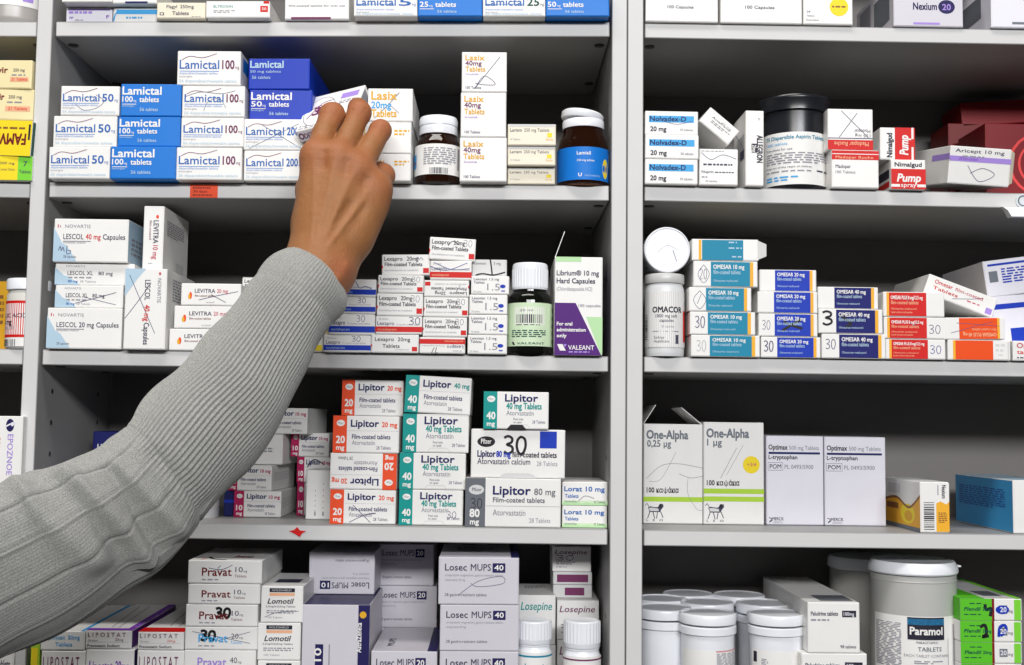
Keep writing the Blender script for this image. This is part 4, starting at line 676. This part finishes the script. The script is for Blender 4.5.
# bottom shelf: the two capped bottles
S = SH['M5']
for cx, c, lab in ((537, 'teal', 'white capped bottle with teal rule, in front of the teal script carton'), (583.8, 'plum', 'white capped bottle with plum rule, in front of the purple script carton')):
    yc = .014; k = 17 if cx < 560 else 18.2; y1 = 642 if cx < 560 else 646
    b = round_thing('pill_bottle', 'bottle', lab, cx, yc, S, [(k-1,None),(k+.4,694),(k+.6,692),(k+.6,y1+10),(k-.4,y1+7),(k-1.4,y1+3.4),(k-2,y1)], whitep,
      [('screw_cap', [(k-.3,y1),(k,y1-.6),(k,622.5),(k-.8,620.2),(k-3,619.4),(k-4,619.9),(2,619.9)], whitep), ('neck_ring', [(k-1.2,y1+2.4),(k-.8,y1+2),(k-.8,y1+.9),(k-1.2,y1+.5)], whitep)], group=None)
    grip(b[3], rad(cx,k,630,yc), Z(cx,y1-1,yc,b[2]), Z(cx,624,yc,b[2]), whitep, 30)
    cyl_label(b[0], rad(cx,k+.6,660,yc), Z(cx,690,yc,b[2]), Z(cx,y1+11,yc,b[2]), [R(0,.08,1,.13,c), T('Losepine',.3,.5,.2,.5,c,.01,0,'L',.2), X(.3,.6,.4,.05,'faint',3)], 172)
# white tubs of the wide bay: the same tub at several depths
S = SH['R5']; zt = at(707.5, 611.5, .026).z
def depth_of(cx, py): 
    d = FW+RT*(cx-512)/FPX-UP*(py-332.5)/FPX
    return zt*d[1]/d[2]-CAMD
tubs = [(707.5,.026,'front white tub with side label, first from the double upright'), (775.8,.026,'front white tub beside the white carton pair'), (664,.050,'white tub half behind the double upright'), (706.5,.083,'white tub behind the first front tub'), (763,.080,'white tub behind the second front tub'), (661,.100,'dim white tub against the upright, second row'), (739,.128,'dim white tub in the third row, nearer the cartons'), (688,.132,'dim white tub in the third row, nearer the upright')]
R0 = rad(707.5, 28.6, 620, .026)
b0 = None
for cx, yc, lab in tubs:
    x = at(cx, 605, yc).x; zb = shz(S, x)+.0004; H = zt-zb
    if b0 is None:
        r = root('medicine_tub', (x, yc, zb), lab, 'tub', 'white lidded tubs on the bottom shelf'); kids = []
        R1 = R0*.92
        kids.append(link('tub_body', lathe('tub_body', [(R1*.96, 0), (R1, .002), (R1, H-.017)], whitep), r))
        kids.append(link('tub_lid', lathe('tub_lid', [(R0*.95, H-.0085), (R0*.985, H-.008), (R0, H-.002), (R0*.975, H-.0005), (R0*.94, H), (R0*.9, H-.0009), (R0*.5, H-.0006), (.001, H-.0006)], whitep), r))
        kids.append(link('seal_ring', lathe('seal_ring', [(R0*.97, H-.0165), (R0*.99, H-.016), (R0*.99, H-.0105), (R0*.96, H-.0098)], whitep), r))
        b0 = (r, kids, H, R1)
    else:
        r = b0[0].copy(); C.objects.link(r); r['label'] = lab; r.location = (x, yc, zb)
        for kk in b0[1]: c = kk.copy(); C.objects.link(c); c.parent = r
    if yc < .05:
        des = [R(.55,.0,.98,.012,'red'), R(.55,.02,.98,.03,'rose')]+X(.56,.06,.42,.012,'faint',26) if cx != 775.8 else [R(.05,.05,.12,.3,'ink'), T('Paracetamol',.11,.9,.06,.7,'ink',.02,-90), X(.2,.2,.1,.02,'faint',10)]
        cyl_label(r, b0[3], .008, b0[2]-.028, des, 150, bg='white')
# big grey tub and the one behind it
yc = .036
b = round_thing('medicine_tub', 'tub', 'big grey translucent tub with white lid and black nameplate label', 909, yc, S, [(38.8,None),(40.6,696),(41,692),(41,580),(41,572)], greyp, [('tub_lid', [(42,571),(42.9,569.6),(42.5,565),(40.2,560.4),(39.2,559.2),(38,559.8),(3,559.8)], whitep), ('shoulder_ring', [(41.1,578.2),(41.4,577.8),(41.4,577.2),(41.1,576.8)], greyp)], 'tub_body')
tab = link('lift_tab', boxmesh('lift_tab', (0, -.004, 0), (.004, .004, .0016), whitep, .0005), b[0]); tab.location = (rad(909,42.2,570,yc), 0, Z(909,571.5,yc,b[2]))
cyl_label(b[0], rad(909,41,640,yc), Z(909,692,yc,b[2]), Z(909,617,yc,b[2]), X(.02,.1,.26,.012,'faint',28)+[R(.33,.01,.64,.31,'ink'), R(.33,.03,.64,.11,'sky'), P([(.33,.25),(.64,.22),(.64,.31),(.33,.31)],'navy'), T('Paramol',.35,.24,.1,.27,'white',.03), T('PARACETAMOL',.4,.36,.03,.18,'txt'), T('TABLETS',.41,.46,.055,.2,'steel',.01), T('EACH TABLET CONTAINS',.3,.54,.035,.38,'faint')]+X(.38,.59,.25,.014,'faint',2)+[R(.68,.3,.685,.9,'faint')]+X(.75,.12,.22,.012,'faint',26), 160)
yc = .130
b = round_thing('medicine_tub', 'tub', 'grey tub with pale lid in the shadow behind the big one', 866, yc, S, [(36,None),(38,672),(38.4,668),(38.4,572),(38,566)], greyp, [('tub_lid', [(39.4,567),(40.2,566),(39.8,558.5),(38,555.6),(3,555.4)], whitep)], 'tub_body')
# far left bay
S = SH['L3']; yc = .014
b = round_thing('pill_bottle', 'bottle', 'small white capped bottle with red bordered label, in the far left bay', 27.5, yc, S, [(18,None),(20,347),(20.4,345),(20.4,296),(18.5,293),(18,291)], mat('plastic_clear_grey', (.60,.59,.55), rough=.25, noise=.02), [('screw_cap', [(20.6,291.4),(21.2,290.8),(21.2,281.6),(20.4,280.2),(3,280)], whitep)])
cyl_label(b[0], rad(27.5,20.4,320,yc), Z(27.5,346.5,yc,b[2]), Z(27.5,300.5,yc,b[2]), [R(.0,0,.8,.8,'red'), R(.06,.06,.74,.74,'white'), E(.1,.4,.08,.33,'white'), T('FOLIC ACID',.12,.37,.09,.56,'txt',.01), T('5 mg',.2,.52,.11,.22,'ink',.03), T('TABLETS',.18,.63,.07,.3,'faint'), BC(.04,.84,.5,.99,'ink')], 170, mid=-100)
S = SH['L1']; yc = .034
b = round_thing('medicine_tub', 'tub', 'translucent grey tub on the top shelf of the far left bay', 3, yc, S, [(36,None),(37,19.5),(37.4,17),(37.4,-60),(35,-66)], mat('plastic_smoke', (.38,.36,.34), rough=.3, noise=.03), [('tub_lid', [(38,-60),(39,-62),(38,-76),(3,-77)], whitep)], 'tub_body')
cyl_label(b[0], rad(3,37.4,0,yc), Z(3,4.5,yc,b[2]), Z(3,-45,yc,b[2]), [X(.3,.5,.5,.03,'violet',4), R(.7,.7,.8,.9,'lilac')], 150)
# ================================================================ the person: hand, wrist and forearm as one surface
def V3(px, py, y): return np.array(at(px, py, y))
def nets(F, o, h):
    """naive surface nets of the zero level of the grid F"""
    s = F < 0; nx, ny, nz = F.shape
    c = np.zeros((nx-1, ny-1, nz-1), np.int8)
    for i in (0,1):
        for j in (0,1):
            for k in (0,1): c += s[i:nx-1+i, j:ny-1+j, k:nz-1+k]
    act = (c > 0) & (c < 8); ids = -np.ones(act.shape, np.int64); idx = np.argwhere(act); ids[act] = np.arange(len(idx))
    P = np.zeros((len(idx), 3)); W = np.zeros(len(idx))
    cs = [(i,j,k) for i in (0,1) for j in (0,1) for k in (0,1)]
    for a in range(8):
        for b in range(a+1, 8):
            if sum(abs(x-y) for x, y in zip(cs[a], cs[b])) != 1: continue
            fa = F[tuple((idx+cs[a]).T)]; fb = F[tuple((idx+cs[b]).T)]; m = (fa < 0) != (fb < 0)
            t = np.where(m, fa/np.where(m, fa-fb, 1), 0)[:, None]
            P += np.where(m[:, None], np.array(cs[a])+t*(np.array(cs[b])-np.array(cs[a])), 0); W += m
    P = (P/W[:, None]+idx)*h+o
    faces = []
    for ax in range(3):
        u, v = [(1,2),(2,0),(0,1)][ax]
        d = [0,0,0]; d[ax] = 1
        sl0 = [slice(1, n-1) for n in F.shape]; sl0[ax] = slice(0, F.shape[ax]-1)
        sl1 = list(sl0); sl1[ax] = slice(1, F.shape[ax])
        a, b = s[tuple(sl0)], s[tuple(sl1)]
        e = np.argwhere(a != b); base = np.array([1,1,1]); base[ax] = 0; e = e+base
        inside = s[tuple(e.T)]
        du = np.zeros(3, int); du[u] = 1; dv = np.zeros(3, int); dv[v] = 1
        q = [ids[tuple((e-x).T)] for x in (du+dv, dv, 0*du, du)]
        q = np.stack(q, 1); q[~inside] = q[~inside][:, ::-1]
        faces.append(q)
    return P, np.concatenate(faces)
def smooth_mesh(P, Fq, it):
    n = len(P)
    E = np.concatenate([Fq[:, [0,1]], Fq[:, [1,2]], Fq[:, [2,3]], Fq[:, [3,0]]]); E = np.concatenate([E, E[:, ::-1]])
    deg = np.bincount(E[:, 0], minlength=n)[:, None]
    for i in range(it):
        for lam in (.5, -.52):
            S_ = np.stack([np.bincount(E[:, 0], P[E[:, 1], k], n) for k in range(3)], 1)/deg
            P = P+lam*(S_-P)
    return P
W1, W2, W3 = V3(310,263,-.098), V3(319,267,-.102), V3(329,273,-.098)
MI_, MM, MR, MP = V3(316.5,158,-.080), V3(338,160,-.083), V3(358,171,-.081), V3(375,189,-.076)
chains = [  # finger: knuckle, middle joint, end joint, tip (with radii)
  [(MI_,.0096),(V3(323.5,135,-.069),.0086),(V3(332,115.5,-.058),.0096),(V3(334,113,-.037),.0078),(V3(331,121,-.0375),.0066)],
  [(MM,.0100),(V3(349.5,136,-.071),.0083),(V3(359.5,112.5,-.061),.0087),(V3(358,108,-.0405),.0074),(V3(355,116,-.0455),.0062)],
  [(MR,.0098),(V3(380.5,130.5,-.060),.0080),(V3(381,129,-.037),.0070),(V3(376,137,-.024),.0060)],
  [(MP,.0092),(V3(382.5,175.5,-.056),.0092),(V3(380,172,-.036),.0074),(V3(370,168,-.022),.0056)]]
thumb = [(V3(309,225,-.082),.0125),(V3(312,190,-.058),.0115),(V3(316,163,-.035),.0098),(V3(324,147,-.020),.0082)]
prims = []      # (a, b, ra, rb, blend)
off = np.array([0, .014, 0])
for a, ra, b, rb in ((W1,.0145,MI_,.0108), (W2,.0155,MM,.0112), (W2,.0155,MR,.0108), (W3,.0142,MP,.0112)): prims.append((a, b, ra, rb, .010))
prims += [(W1+off*.4, MI_+off, .015, .010, .012), (W2+off*.6, MM+off, .016, .010, .012), (W3+off*.4, MP+off, .015, .0115, .012), (W2+off*.5, MR+off, .015, .010, .012)]
prims += [(V3(355,238,-.086), V3(370,205,-.078), .0128, .0122, .010)]
E0 = [V3(284,298,-.113), V3(294,303,-.117), V3(304,308,-.113)]
for a, b, r in zip((W1, W2, W3), E0, (.0145,.0165,.0145)): prims.append((a, b, r, r*1.1, .012))
for ch in chains:
    for (a, ra), (b, rb) in zip(ch, ch[1:]): prims.append((a, b, ra, rb, .0035))
    k = ch[0][0]; prims.append((k+np.array([0,-.0018,.001]), k+np.array([0,-.0018,.0022]), .0094, .0092, .010))
for (a, ra), (b, rb) in zip(thumb, thumb[1:]): prims.append((a, b, ra, rb, .006))
lo = np.array([at(272,300,-.1).x, -.150, at(300,322,-.1).z]); hi = np.array([at(404,200,-.06).x, .004, at(350,88,-.05).z]); h = .00095
n = np.ceil((hi-lo)/h).astype(int)
gx, gy, gz = np.meshgrid(*[lo[i]+h*np.arange(n[i]) for i in range(3)], indexing='ij')
G = np.stack([gx, gy, gz], -1).astype(np.float32)
def seg(a, b):
    ba = (b-a).astype(np.float32); q = G-a.astype(np.float32); t = np.clip((q@ba)/max(float(ba@ba), 1e-12), 0, 1)
    return np.linalg.norm(q-t[..., None]*ba, axis=-1), t
F = None
for a, b, ra, rb, k in prims:
    d, t = seg(np.asarray(a), np.asarray(b)); d = d-(ra+(rb-ra)*t)
    if F is None: F = d; continue
    hh = np.clip(.5+.5*(F-d)/k, 0, 1); F = F*(1-hh)+d*hh-k*hh*(1-hh)
# tendons, veins and the hollows between them on the back of the hand
bk = lambda px, py, y: V3(px, py, y)
def surf(p, lift): return p+np.array([0, -lift, 0])
for a, b, amp, wd in ((surf(MI_,.0115), surf(W2,.0165)+np.array([-.004,0,.012]), .0005, .0028), (surf(MM,.0118), surf(W2,.0168)+np.array([0,0,.012]), .0007, .0028), (surf(MR,.0115), surf(W2,.0168)+np.array([.004,0,.014]), .0008, .0027), (surf(MP,.0112), surf(W2,.0165)+np.array([.008,0,.012]), .0012, .0023),
    (V3(352,200,-.098), V3(331,236,-.115), -.0016, .0042), (V3(331,196,-.100), V3(323,232,-.115), -.0011, .0040), (V3(366,203,-.094), V3(348,238,-.112), -.0009, .004), (V3(326,150,-.092), V3(324,172,-.096), -.0009, .0038), (V3(349,158,-.094), V3(345,176,-.097), -.0009, .0038), (V3(367,175,-.092), V3(362,190,-.094), -.0009, .0038),
    (V3(352,262,-.112), V3(336,284,-.118), .0012, .005)):
    d, t = seg(np.asarray(a), np.asarray(b)); F = F-np.float32(amp)*np.exp(-(d/wd)**2)*np.clip(np.minimum(t, 1-t)*6+.25, 0, 1)
# creases over the joints
for ch in chains[:3]:
    p0, p1 = ch[0][0], ch[-3][0]; ax = p1-p0; ax = ax/np.linalg.norm(ax); sx = np.cross(ax, [0,-1,0]); sx /= np.linalg.norm(sx)
    for s_, am in ((-.006,.0004), (-.002,.0005), (.0025,.0005)):
        c = p1+ax*s_+np.array([0,-ch[-3][1]*.98,.0]); d, t = seg(c-sx*.005, c+sx*.005); F = F+np.float32(am)*np.exp(-(d/.0009)**2)
Pq, Fq = nets(F, lo, h); 
def largest(P, Q):
    lab = np.arange(len(P))
    while True:
        m = lab[Q].min(1); new = lab.copy(); np.minimum.at(new, Q.ravel(), np.repeat(m, 4)); new = new[new]
        if (new == lab).all(): break
        lab = new
    k = np.bincount(lab[Q[:, 0]]).argmax(); Q = Q[lab[Q[:, 0]] == k]; use = np.unique(Q); mp = np.zeros(len(P), int); mp[use] = np.arange(len(use))
    return P[use], mp[Q]
Pq, Fq = largest(Pq, Fq); Pq = smooth_mesh(Pq, Fq, 3)
me = bpy.data.meshes.new('person'); me.from_pydata(Pq.tolist(), [], Fq.tolist()); me.polygons.foreach_set('use_smooth', [True]*len(me.polygons))
# the skin's own redness over knuckles and finger ends
red = np.zeros(len(Pq))
for c, r, s_ in [(k[0][0], .011, .8) for k in chains]+[(k[-3][0], .010, .75) for k in chains]+[(k[-1][0], .010, .8) for k in chains]+[(V3(346,272,-.115), .012, .5)]:
    red = np.maximum(red, s_*np.exp(-(np.linalg.norm(Pq-c, axis=1)/(r*1.25))**2))
at_ = me.attributes.new('redness', 'FLOAT', 'POINT'); at_.data.foreach_set('value', red.astype(np.float32))
sk = bpy.data.materials.new('skin'); sk.use_nodes = True; nt = sk.node_tree; bs = nt.nodes['Principled BSDF']
an = nt.nodes.new('ShaderNodeAttribute'); an.attribute_name = 'redness'; tc = nt.nodes.new('ShaderNodeTexCoord')
nz = nt.nodes.new('ShaderNodeTexNoise'); nz.inputs['Scale'].default_value = 90; nz.inputs['Detail'].default_value = 5; nt.links.new(tc.outputs['Object'], nz.inputs['Vector'])
m1 = nt.nodes.new('ShaderNodeMix'); m1.data_type = 'RGBA'; m1.inputs['A'].default_value = (.27,.108,.036,1); m1.inputs['B'].default_value = (.33,.148,.057,1); nt.links.new(nz.outputs['Fac'], m1.inputs['Factor'])
m2 = nt.nodes.new('ShaderNodeMix'); m2.data_type = 'RGBA'; nt.links.new(an.outputs['Fac'], m2.inputs['Factor']); nt.links.new(m1.outputs['Result'], m2.inputs['A']); m2.inputs['B'].default_value = (.41,.115,.055,1)
nt.links.new(m2.outputs['Result'], bs.inputs['Base Color']); bs.inputs['Roughness'].default_value = .55
bs.inputs['Specular IOR Level'].default_value = .3; bs.inputs['Subsurface Weight'].default_value = .12; bs.inputs['Subsurface Radius'].default_value = (.004,.0016,.0008); bs.inputs['Subsurface Scale'].default_value = 1
vo = nt.nodes.new('ShaderNodeTexVoronoi'); vo.inputs['Scale'].default_value = 900; nt.links.new(tc.outputs['Object'], vo.inputs['Vector'])
bp = nt.nodes.new('ShaderNodeBump'); bp.inputs['Strength'].default_value = .25; bp.inputs['Distance'].default_value = .0004; nt.links.new(vo.outputs['Distance'], bp.inputs['Height'])
n3 = nt.nodes.new('ShaderNodeTexNoise'); n3.inputs['Scale'].default_value = 210; n3.inputs['Detail'].default_value = 4; n3.inputs['Distortion'].default_value = .6; nt.links.new(tc.outputs['Object'], n3.inputs['Vector'])
b2 = nt.nodes.new('ShaderNodeBump'); b2.inputs['Strength'].default_value = .45; b2.inputs['Distance'].default_value = .0012; nt.links.new(n3.outputs['Fac'], b2.inputs['Height']); nt.links.new(bp.outputs['Normal'], b2.inputs['Normal']); nt.links.new(b2.outputs['Normal'], bs.inputs['Normal'])
me.materials.append(sk)
person = link('person', me); tag(person, 'person in a ribbed grey sweater reaching up to grip a small carton', 'person')
# ---------------------------------------------------------------- the sleeve
secs = [  # left edge, right edge in the photograph, depth, thickness against width
 ((289,250),(347,291),-.106,.80), ((274,260),(346,304),-.110,.82), ((258,282),(333,320),-.116,.84), ((240,302),(317,342),-.123,.86), ((217,330),(302,374),-.132,.88), ((190,361),(283,410),-.142,.90), ((165,388),(265,440),-.152,.92),
 ((147,410),(247,465),-.162,.93), ((133,425),(219,497),-.170,.93), ((119,438),(195,527),-.178,.92), ((105,452),(176,548),-.184,.90), ((88,462),(158,566),-.190,.88), ((68,468),(136,582),-.197,.86), ((44,474),(108,605),-.205,.84), ((14,481),(58,637),-.214,.82), ((-20,490),(5,664),-.224,.80), ((-75,503),(-65,705),-.240,.78), ((-150,520),(-150,742),-.262,.76)]
SN, RIBS = 460, 76; AN = RIBS*8
Cs, As, Bs = [], [], []
for (l, r, y, k) in secs:
    a, b = V3(*l, y), V3(*r, y); Cs.append((a+b)/2); As.append((b-a)/2); Bs.append(k)
Cs, As, Bs = np.array(Cs), np.array(As), np.array(Bs)
seglen = np.r_[0, np.cumsum(np.linalg.norm(np.diff(Cs, axis=0), axis=1))]
tt = np.linspace(0, seglen[-1], SN)
def cr(arr):
    """a smooth curve through the sections"""
    arr = np.asarray(arr, float); sl = np.gradient(arr, seglen, axis=0); i = np.clip(np.searchsorted(seglen, tt, 'right')-1, 0, len(seglen)-2); hh = (seglen[i+1]-seglen[i]); u = (tt-seglen[i])/hh
    if arr.ndim > 1: u = u[:, None]; hh = hh[:, None]
    return (2*u**3-3*u**2+1)*arr[i]+(u**3-2*u**2+u)*hh*sl[i]+(-2*u**3+3*u**2)*arr[i+1]+(u**3-u**2)*hh*sl[i+1]
Cc, Aa, Bb = cr(Cs), cr(As), cr(Bs)
Tn = np.gradient(Cc, axis=0); Tn /= np.linalg.norm(Tn, axis=1)[:, None]
Bv = np.cross(Tn, Aa); Bv = Bv/np.linalg.norm(Bv, axis=1)[:, None]
if Bv[0][1] > 0: Bv = -Bv                                  # towards the camera
th = np.arange(AN)/AN*2*np.pi
ra = np.linalg.norm(Aa, axis=1)
sk_ = (.22+.36*np.clip((tt-seglen[5])/(seglen[10]-seglen[5]), 0, 1))[:, None]      # the arm's bulge leans to its upper edge
ring = Cc[:, None]+Aa[:, None]*((np.cos(th)[None, :]-sk_*np.sin(th)[None, :])/np.sqrt(1+sk_**2))[..., None]+Bv[:, None]*(ra*Bb)[:, None, None]*np.sin(th)[None, :, None]
dth = np.roll(ring, -1, 1)-np.roll(ring, 1, 1); nrm = np.cross(dth, np.gradient(ring, axis=0)); nrm /= np.linalg.norm(nrm, axis=-1)[..., None]
if ((ring-Cc[:, None])*nrm).sum() < 0: nrm = -nrm
tm = tt[:, None]; L0 = seglen[2]; LE = seglen[9]
s01 = lambda x: np.clip(x, 0, 1)**2*(3-2*np.clip(x, 0, 1))
cuff = 1-s01((tm-L0*.95)/.006); upper = s01((tm-LE+.012)/.02)
ph = th[None, :]*RIBS+tm*0+26*np.minimum(tm, LE)*1.0
ribs = np.cos(ph)
disp = ribs*(.00052*(1-cuff)*(1-upper)+.00018*cuff)+np.cos(2*ph)*.00009*upper
disp += -.0006*np.exp(-((tm-L0)/.0035)**2)+.0004*cuff      # cuff band stands a little proud
disp += -.0012*np.exp(-((tm-.0)/.002)**2)
# long welts of the wide rib on the upper arm
for k in range(12):
    c = k/12*2*np.pi+.2; dd = np.angle(np.exp(1j*(th[None, :]-c)))*ra[:, None]
    disp += upper*((-.0008 if k % 2 else .0007)*np.exp(-(dd/.0011)**2)+.0005*np.exp(-((dd-.004)/.003)**2))
# folds at the inside of the elbow: raised rolls running across the arm
def fold(t0, t1, a0, a1, amp, wd):
    """a roll from angle a0 at arm length t0 to angle a1 at t1"""
    u = np.clip((th[None, :]-a0)/(a1-a0), 0, 1); tc_ = t0+(t1-t0)*u
    fade = np.clip(np.minimum(th[None, :]-min(a0, a1), max(a0, a1)-th[None, :])/.35, 0, 1)
    return amp*np.exp(-((tm-tc_)/wd)**2)*s01(fade)
Lq = lambda k: seglen[k]
disp += fold(Lq(11)-.002, Lq(12)+.014, -.35, 2.3, .0075, .0062)+fold(Lq(9)+.006, Lq(10)+.008, -.2, 2.0, .0042, .006)-fold(Lq(10)+.012, Lq(11)-.004, -.3, 2.0, .0036, .006)-.0010*np.exp(-((tm-LE+.006)/.0012)**2)
disp += fold(Lq(12)+.010, Lq(14)+.004, .3, 2.5, .0052, .0075)-fold(Lq(12)-.002, Lq(13), .3, 2.2, .0032, .008)-fold(Lq(8)+.008, Lq(9)-.002, -.3, 1.6, .0026, .006)
disp += fold(Lq(10)+.004, Lq(9)+.002, 1.6, 3.4, .0013, .007)+fold(Lq(14), Lq(13), 1.2, 3.3, .0014, .009)
rng = np.random.RandomState(3)
for i in range(14):
    f1, f2, p1 = rng.uniform(20, 70), rng.randint(1, 5), rng.uniform(0, 6.28)
    disp += .00035*np.sin(tm*f1*1.6+th[None, :]*f2+p1)
pts = ring+nrm*disp[..., None]
mid = int(np.searchsorted(tt, L0))
def grid_mesh(name, i0, i1, m, rim0):
    g = pts[i0:i1]; k = len(g); v = g.reshape(-1, 3)
    ii, jj = np.meshgrid(np.arange(k-1), np.arange(AN), indexing='ij'); j2 = (jj+1) % AN
    f = np.stack([ii*AN+jj, ii*AN+j2, (ii+1)*AN+j2, (ii+1)*AN+jj], -1).reshape(-1, 4)
    if rim0:                                               # turned-in hem
        inner = (Cc[0]+(g[0]-Cc[0])*.93); inner2 = Cc[6]+(pts[6]-Cc[6])*.90
        b = len(v); v = np.concatenate([v, inner, inner2]); j = np.arange(AN); j2 = (j+1) % AN
        f = np.concatenate([f, np.stack([b+j, b+j2, j2, j], -1), np.stack([b+AN+j, b+AN+j2, b+j2, b+j], -1)])
    me = bpy.data.meshes.new(name); me.from_pydata(v.tolist(), [], f.tolist()); me.polygons.foreach_set('use_smooth', [True]*len(me.polygons)); me.materials.append(m)
    return me
wool = bpy.data.materials.new('grey_knit'); wool.use_nodes = True; nt = wool.node_tree; bs = nt.nodes['Principled BSDF']; bs.inputs['Roughness'].default_value = .9
bs.inputs['Sheen Weight'].default_value = .25; bs.inputs['Specular IOR Level'].default_value = .15
tc = nt.nodes.new('ShaderNodeTexCoord'); nz = nt.nodes.new('ShaderNodeTexNoise'); nz.inputs['Scale'].default_value = 1500; nz.inputs['Detail'].default_value = 2; nt.links.new(tc.outputs['Object'], nz.inputs['Vector'])
rp = nt.nodes.new('ShaderNodeValToRGB'); rp.color_ramp.elements[0].position = .3; rp.color_ramp.elements[0].color = (.20,.20,.187,1); rp.color_ramp.elements[1].position = .7; rp.color_ramp.elements[1].color = (.39,.39,.366,1)
nt.links.new(nz.outputs['Fac'], rp.inputs['Fac']); nt.links.new(rp.outputs['Color'], bs.inputs['Base Color'])
bp = nt.nodes.new('ShaderNodeBump'); bp.inputs['Strength'].default_value = .5; bp.inputs['Distance'].default_value = .0006; nt.links.new(nz.outputs['Fac'], bp.inputs['Height']); nt.links.new(bp.outputs['Normal'], bs.inputs['Normal'])
slv = link('sweater_sleeve', grid_mesh('sweater_sleeve', mid, SN, wool, False), person)
cf = link('cuff', grid_mesh('cuff', 0, mid+1, wool, True), slv); cf['label'] = 'close knit band at the wrist'
# ---------------------------------------------------------------- the carton in the fingers
A_ = V3(295,131.5,-.022); ex = V3(352,118,-.0378)-A_; ey = V3(311,98,.014)-A_
ex = Vector(ex); ey = Vector(ey); ey = (ey-ex*(ey.dot(ex)/ex.dot(ex))); ez = ex.cross(ey).normalized()
lx, ly = ex.length, ey.length; lz = .0112
ex.normalize(); ey.normalize()
Mx = Matrix((ex, ey, ez)).transposed().to_4x4()
hd = [R(.03,.15,.97,.85,'lav'), E(.07,.5,.045,.27,'plum'), E(.07,.5,.025,.14,'lav'), T('DETRUSITOL',.12,.72,.4,.5,'plum',.02), T('2 mg',.72,.7,.3,.2,'plum')]
ht = [E(.30,.52,.27,.42,'steel'), E(.30,.52,.26,.405,'white'), T('30',.2,.62,.22,.3,'plum',.05), L([(.12,.7),(.3,.3),(.5,.25)],.0012,'plum'), L([(.1,.5),(.25,.35),(.5,.5)],.001,'plum'), T('2 mg',.05,.93,.06,.14,'dgrey'), X(.05,.96,.4,.02,'faint',1), R(.62,.12,.93,.28,'lilac'), X(.62,.35,.3,.03,'faint',2)]
o = carton(lx, lz, ly, 'small white carton with plum print, gripped between the fingers', (0,0,0), hd, top=ht, right=[R(.1,.1,.9,.9,'faint')], body='white')
base = Vector(A_)+ex*(lx/2)-ez*lz
o.matrix_world = Matrix.Translation(base) @ Mx
# ================================================================ light
def area(name, loc, aim, size, power, col, sy=None):
    l = bpy.data.lights.new(name, 'AREA'); l.energy = power; l.color = col; l.size = size
    if sy: l.shape = 'RECTANGLE'; l.size_y = sy
    o = bpy.data.objects.new(name, l); C.objects.link(o); o.location = loc
    o.rotation_euler = (Vector(aim)-Vector(loc)).to_track_quat('-Z', 'Y').to_euler(); return o
area('ceiling_lamp', (-.3, -.70, 1.70), (-.2, -.1, 0), 1.5, 23, (1, .965, .92), .3)
area('ceiling_lamp', (.75, -3.1, 1.10), (.05, 0, -.5), 1.2, 60, (.96, .97, 1), .35)
area('ceiling_lamp', (-.5, -3.4, 1.15), (.05, 0, -.5), 1.2, 42, (1, .98, .95), .35)
wd = bpy.data.worlds.new('room'); bpy.context.scene.world = wd; wd.use_nodes = True
wd.node_tree.nodes['Background'].inputs['Color'].default_value = (.95, .97, 1, 1); wd.node_tree.nodes['Background'].inputs['Strength'].default_value = .04
vs = bpy.context.scene.view_settings; vs.view_transform = 'Standard'; vs.look = 'None'; vs.exposure = .12; vs.gamma = 1; vs.use_curve_mapping = False
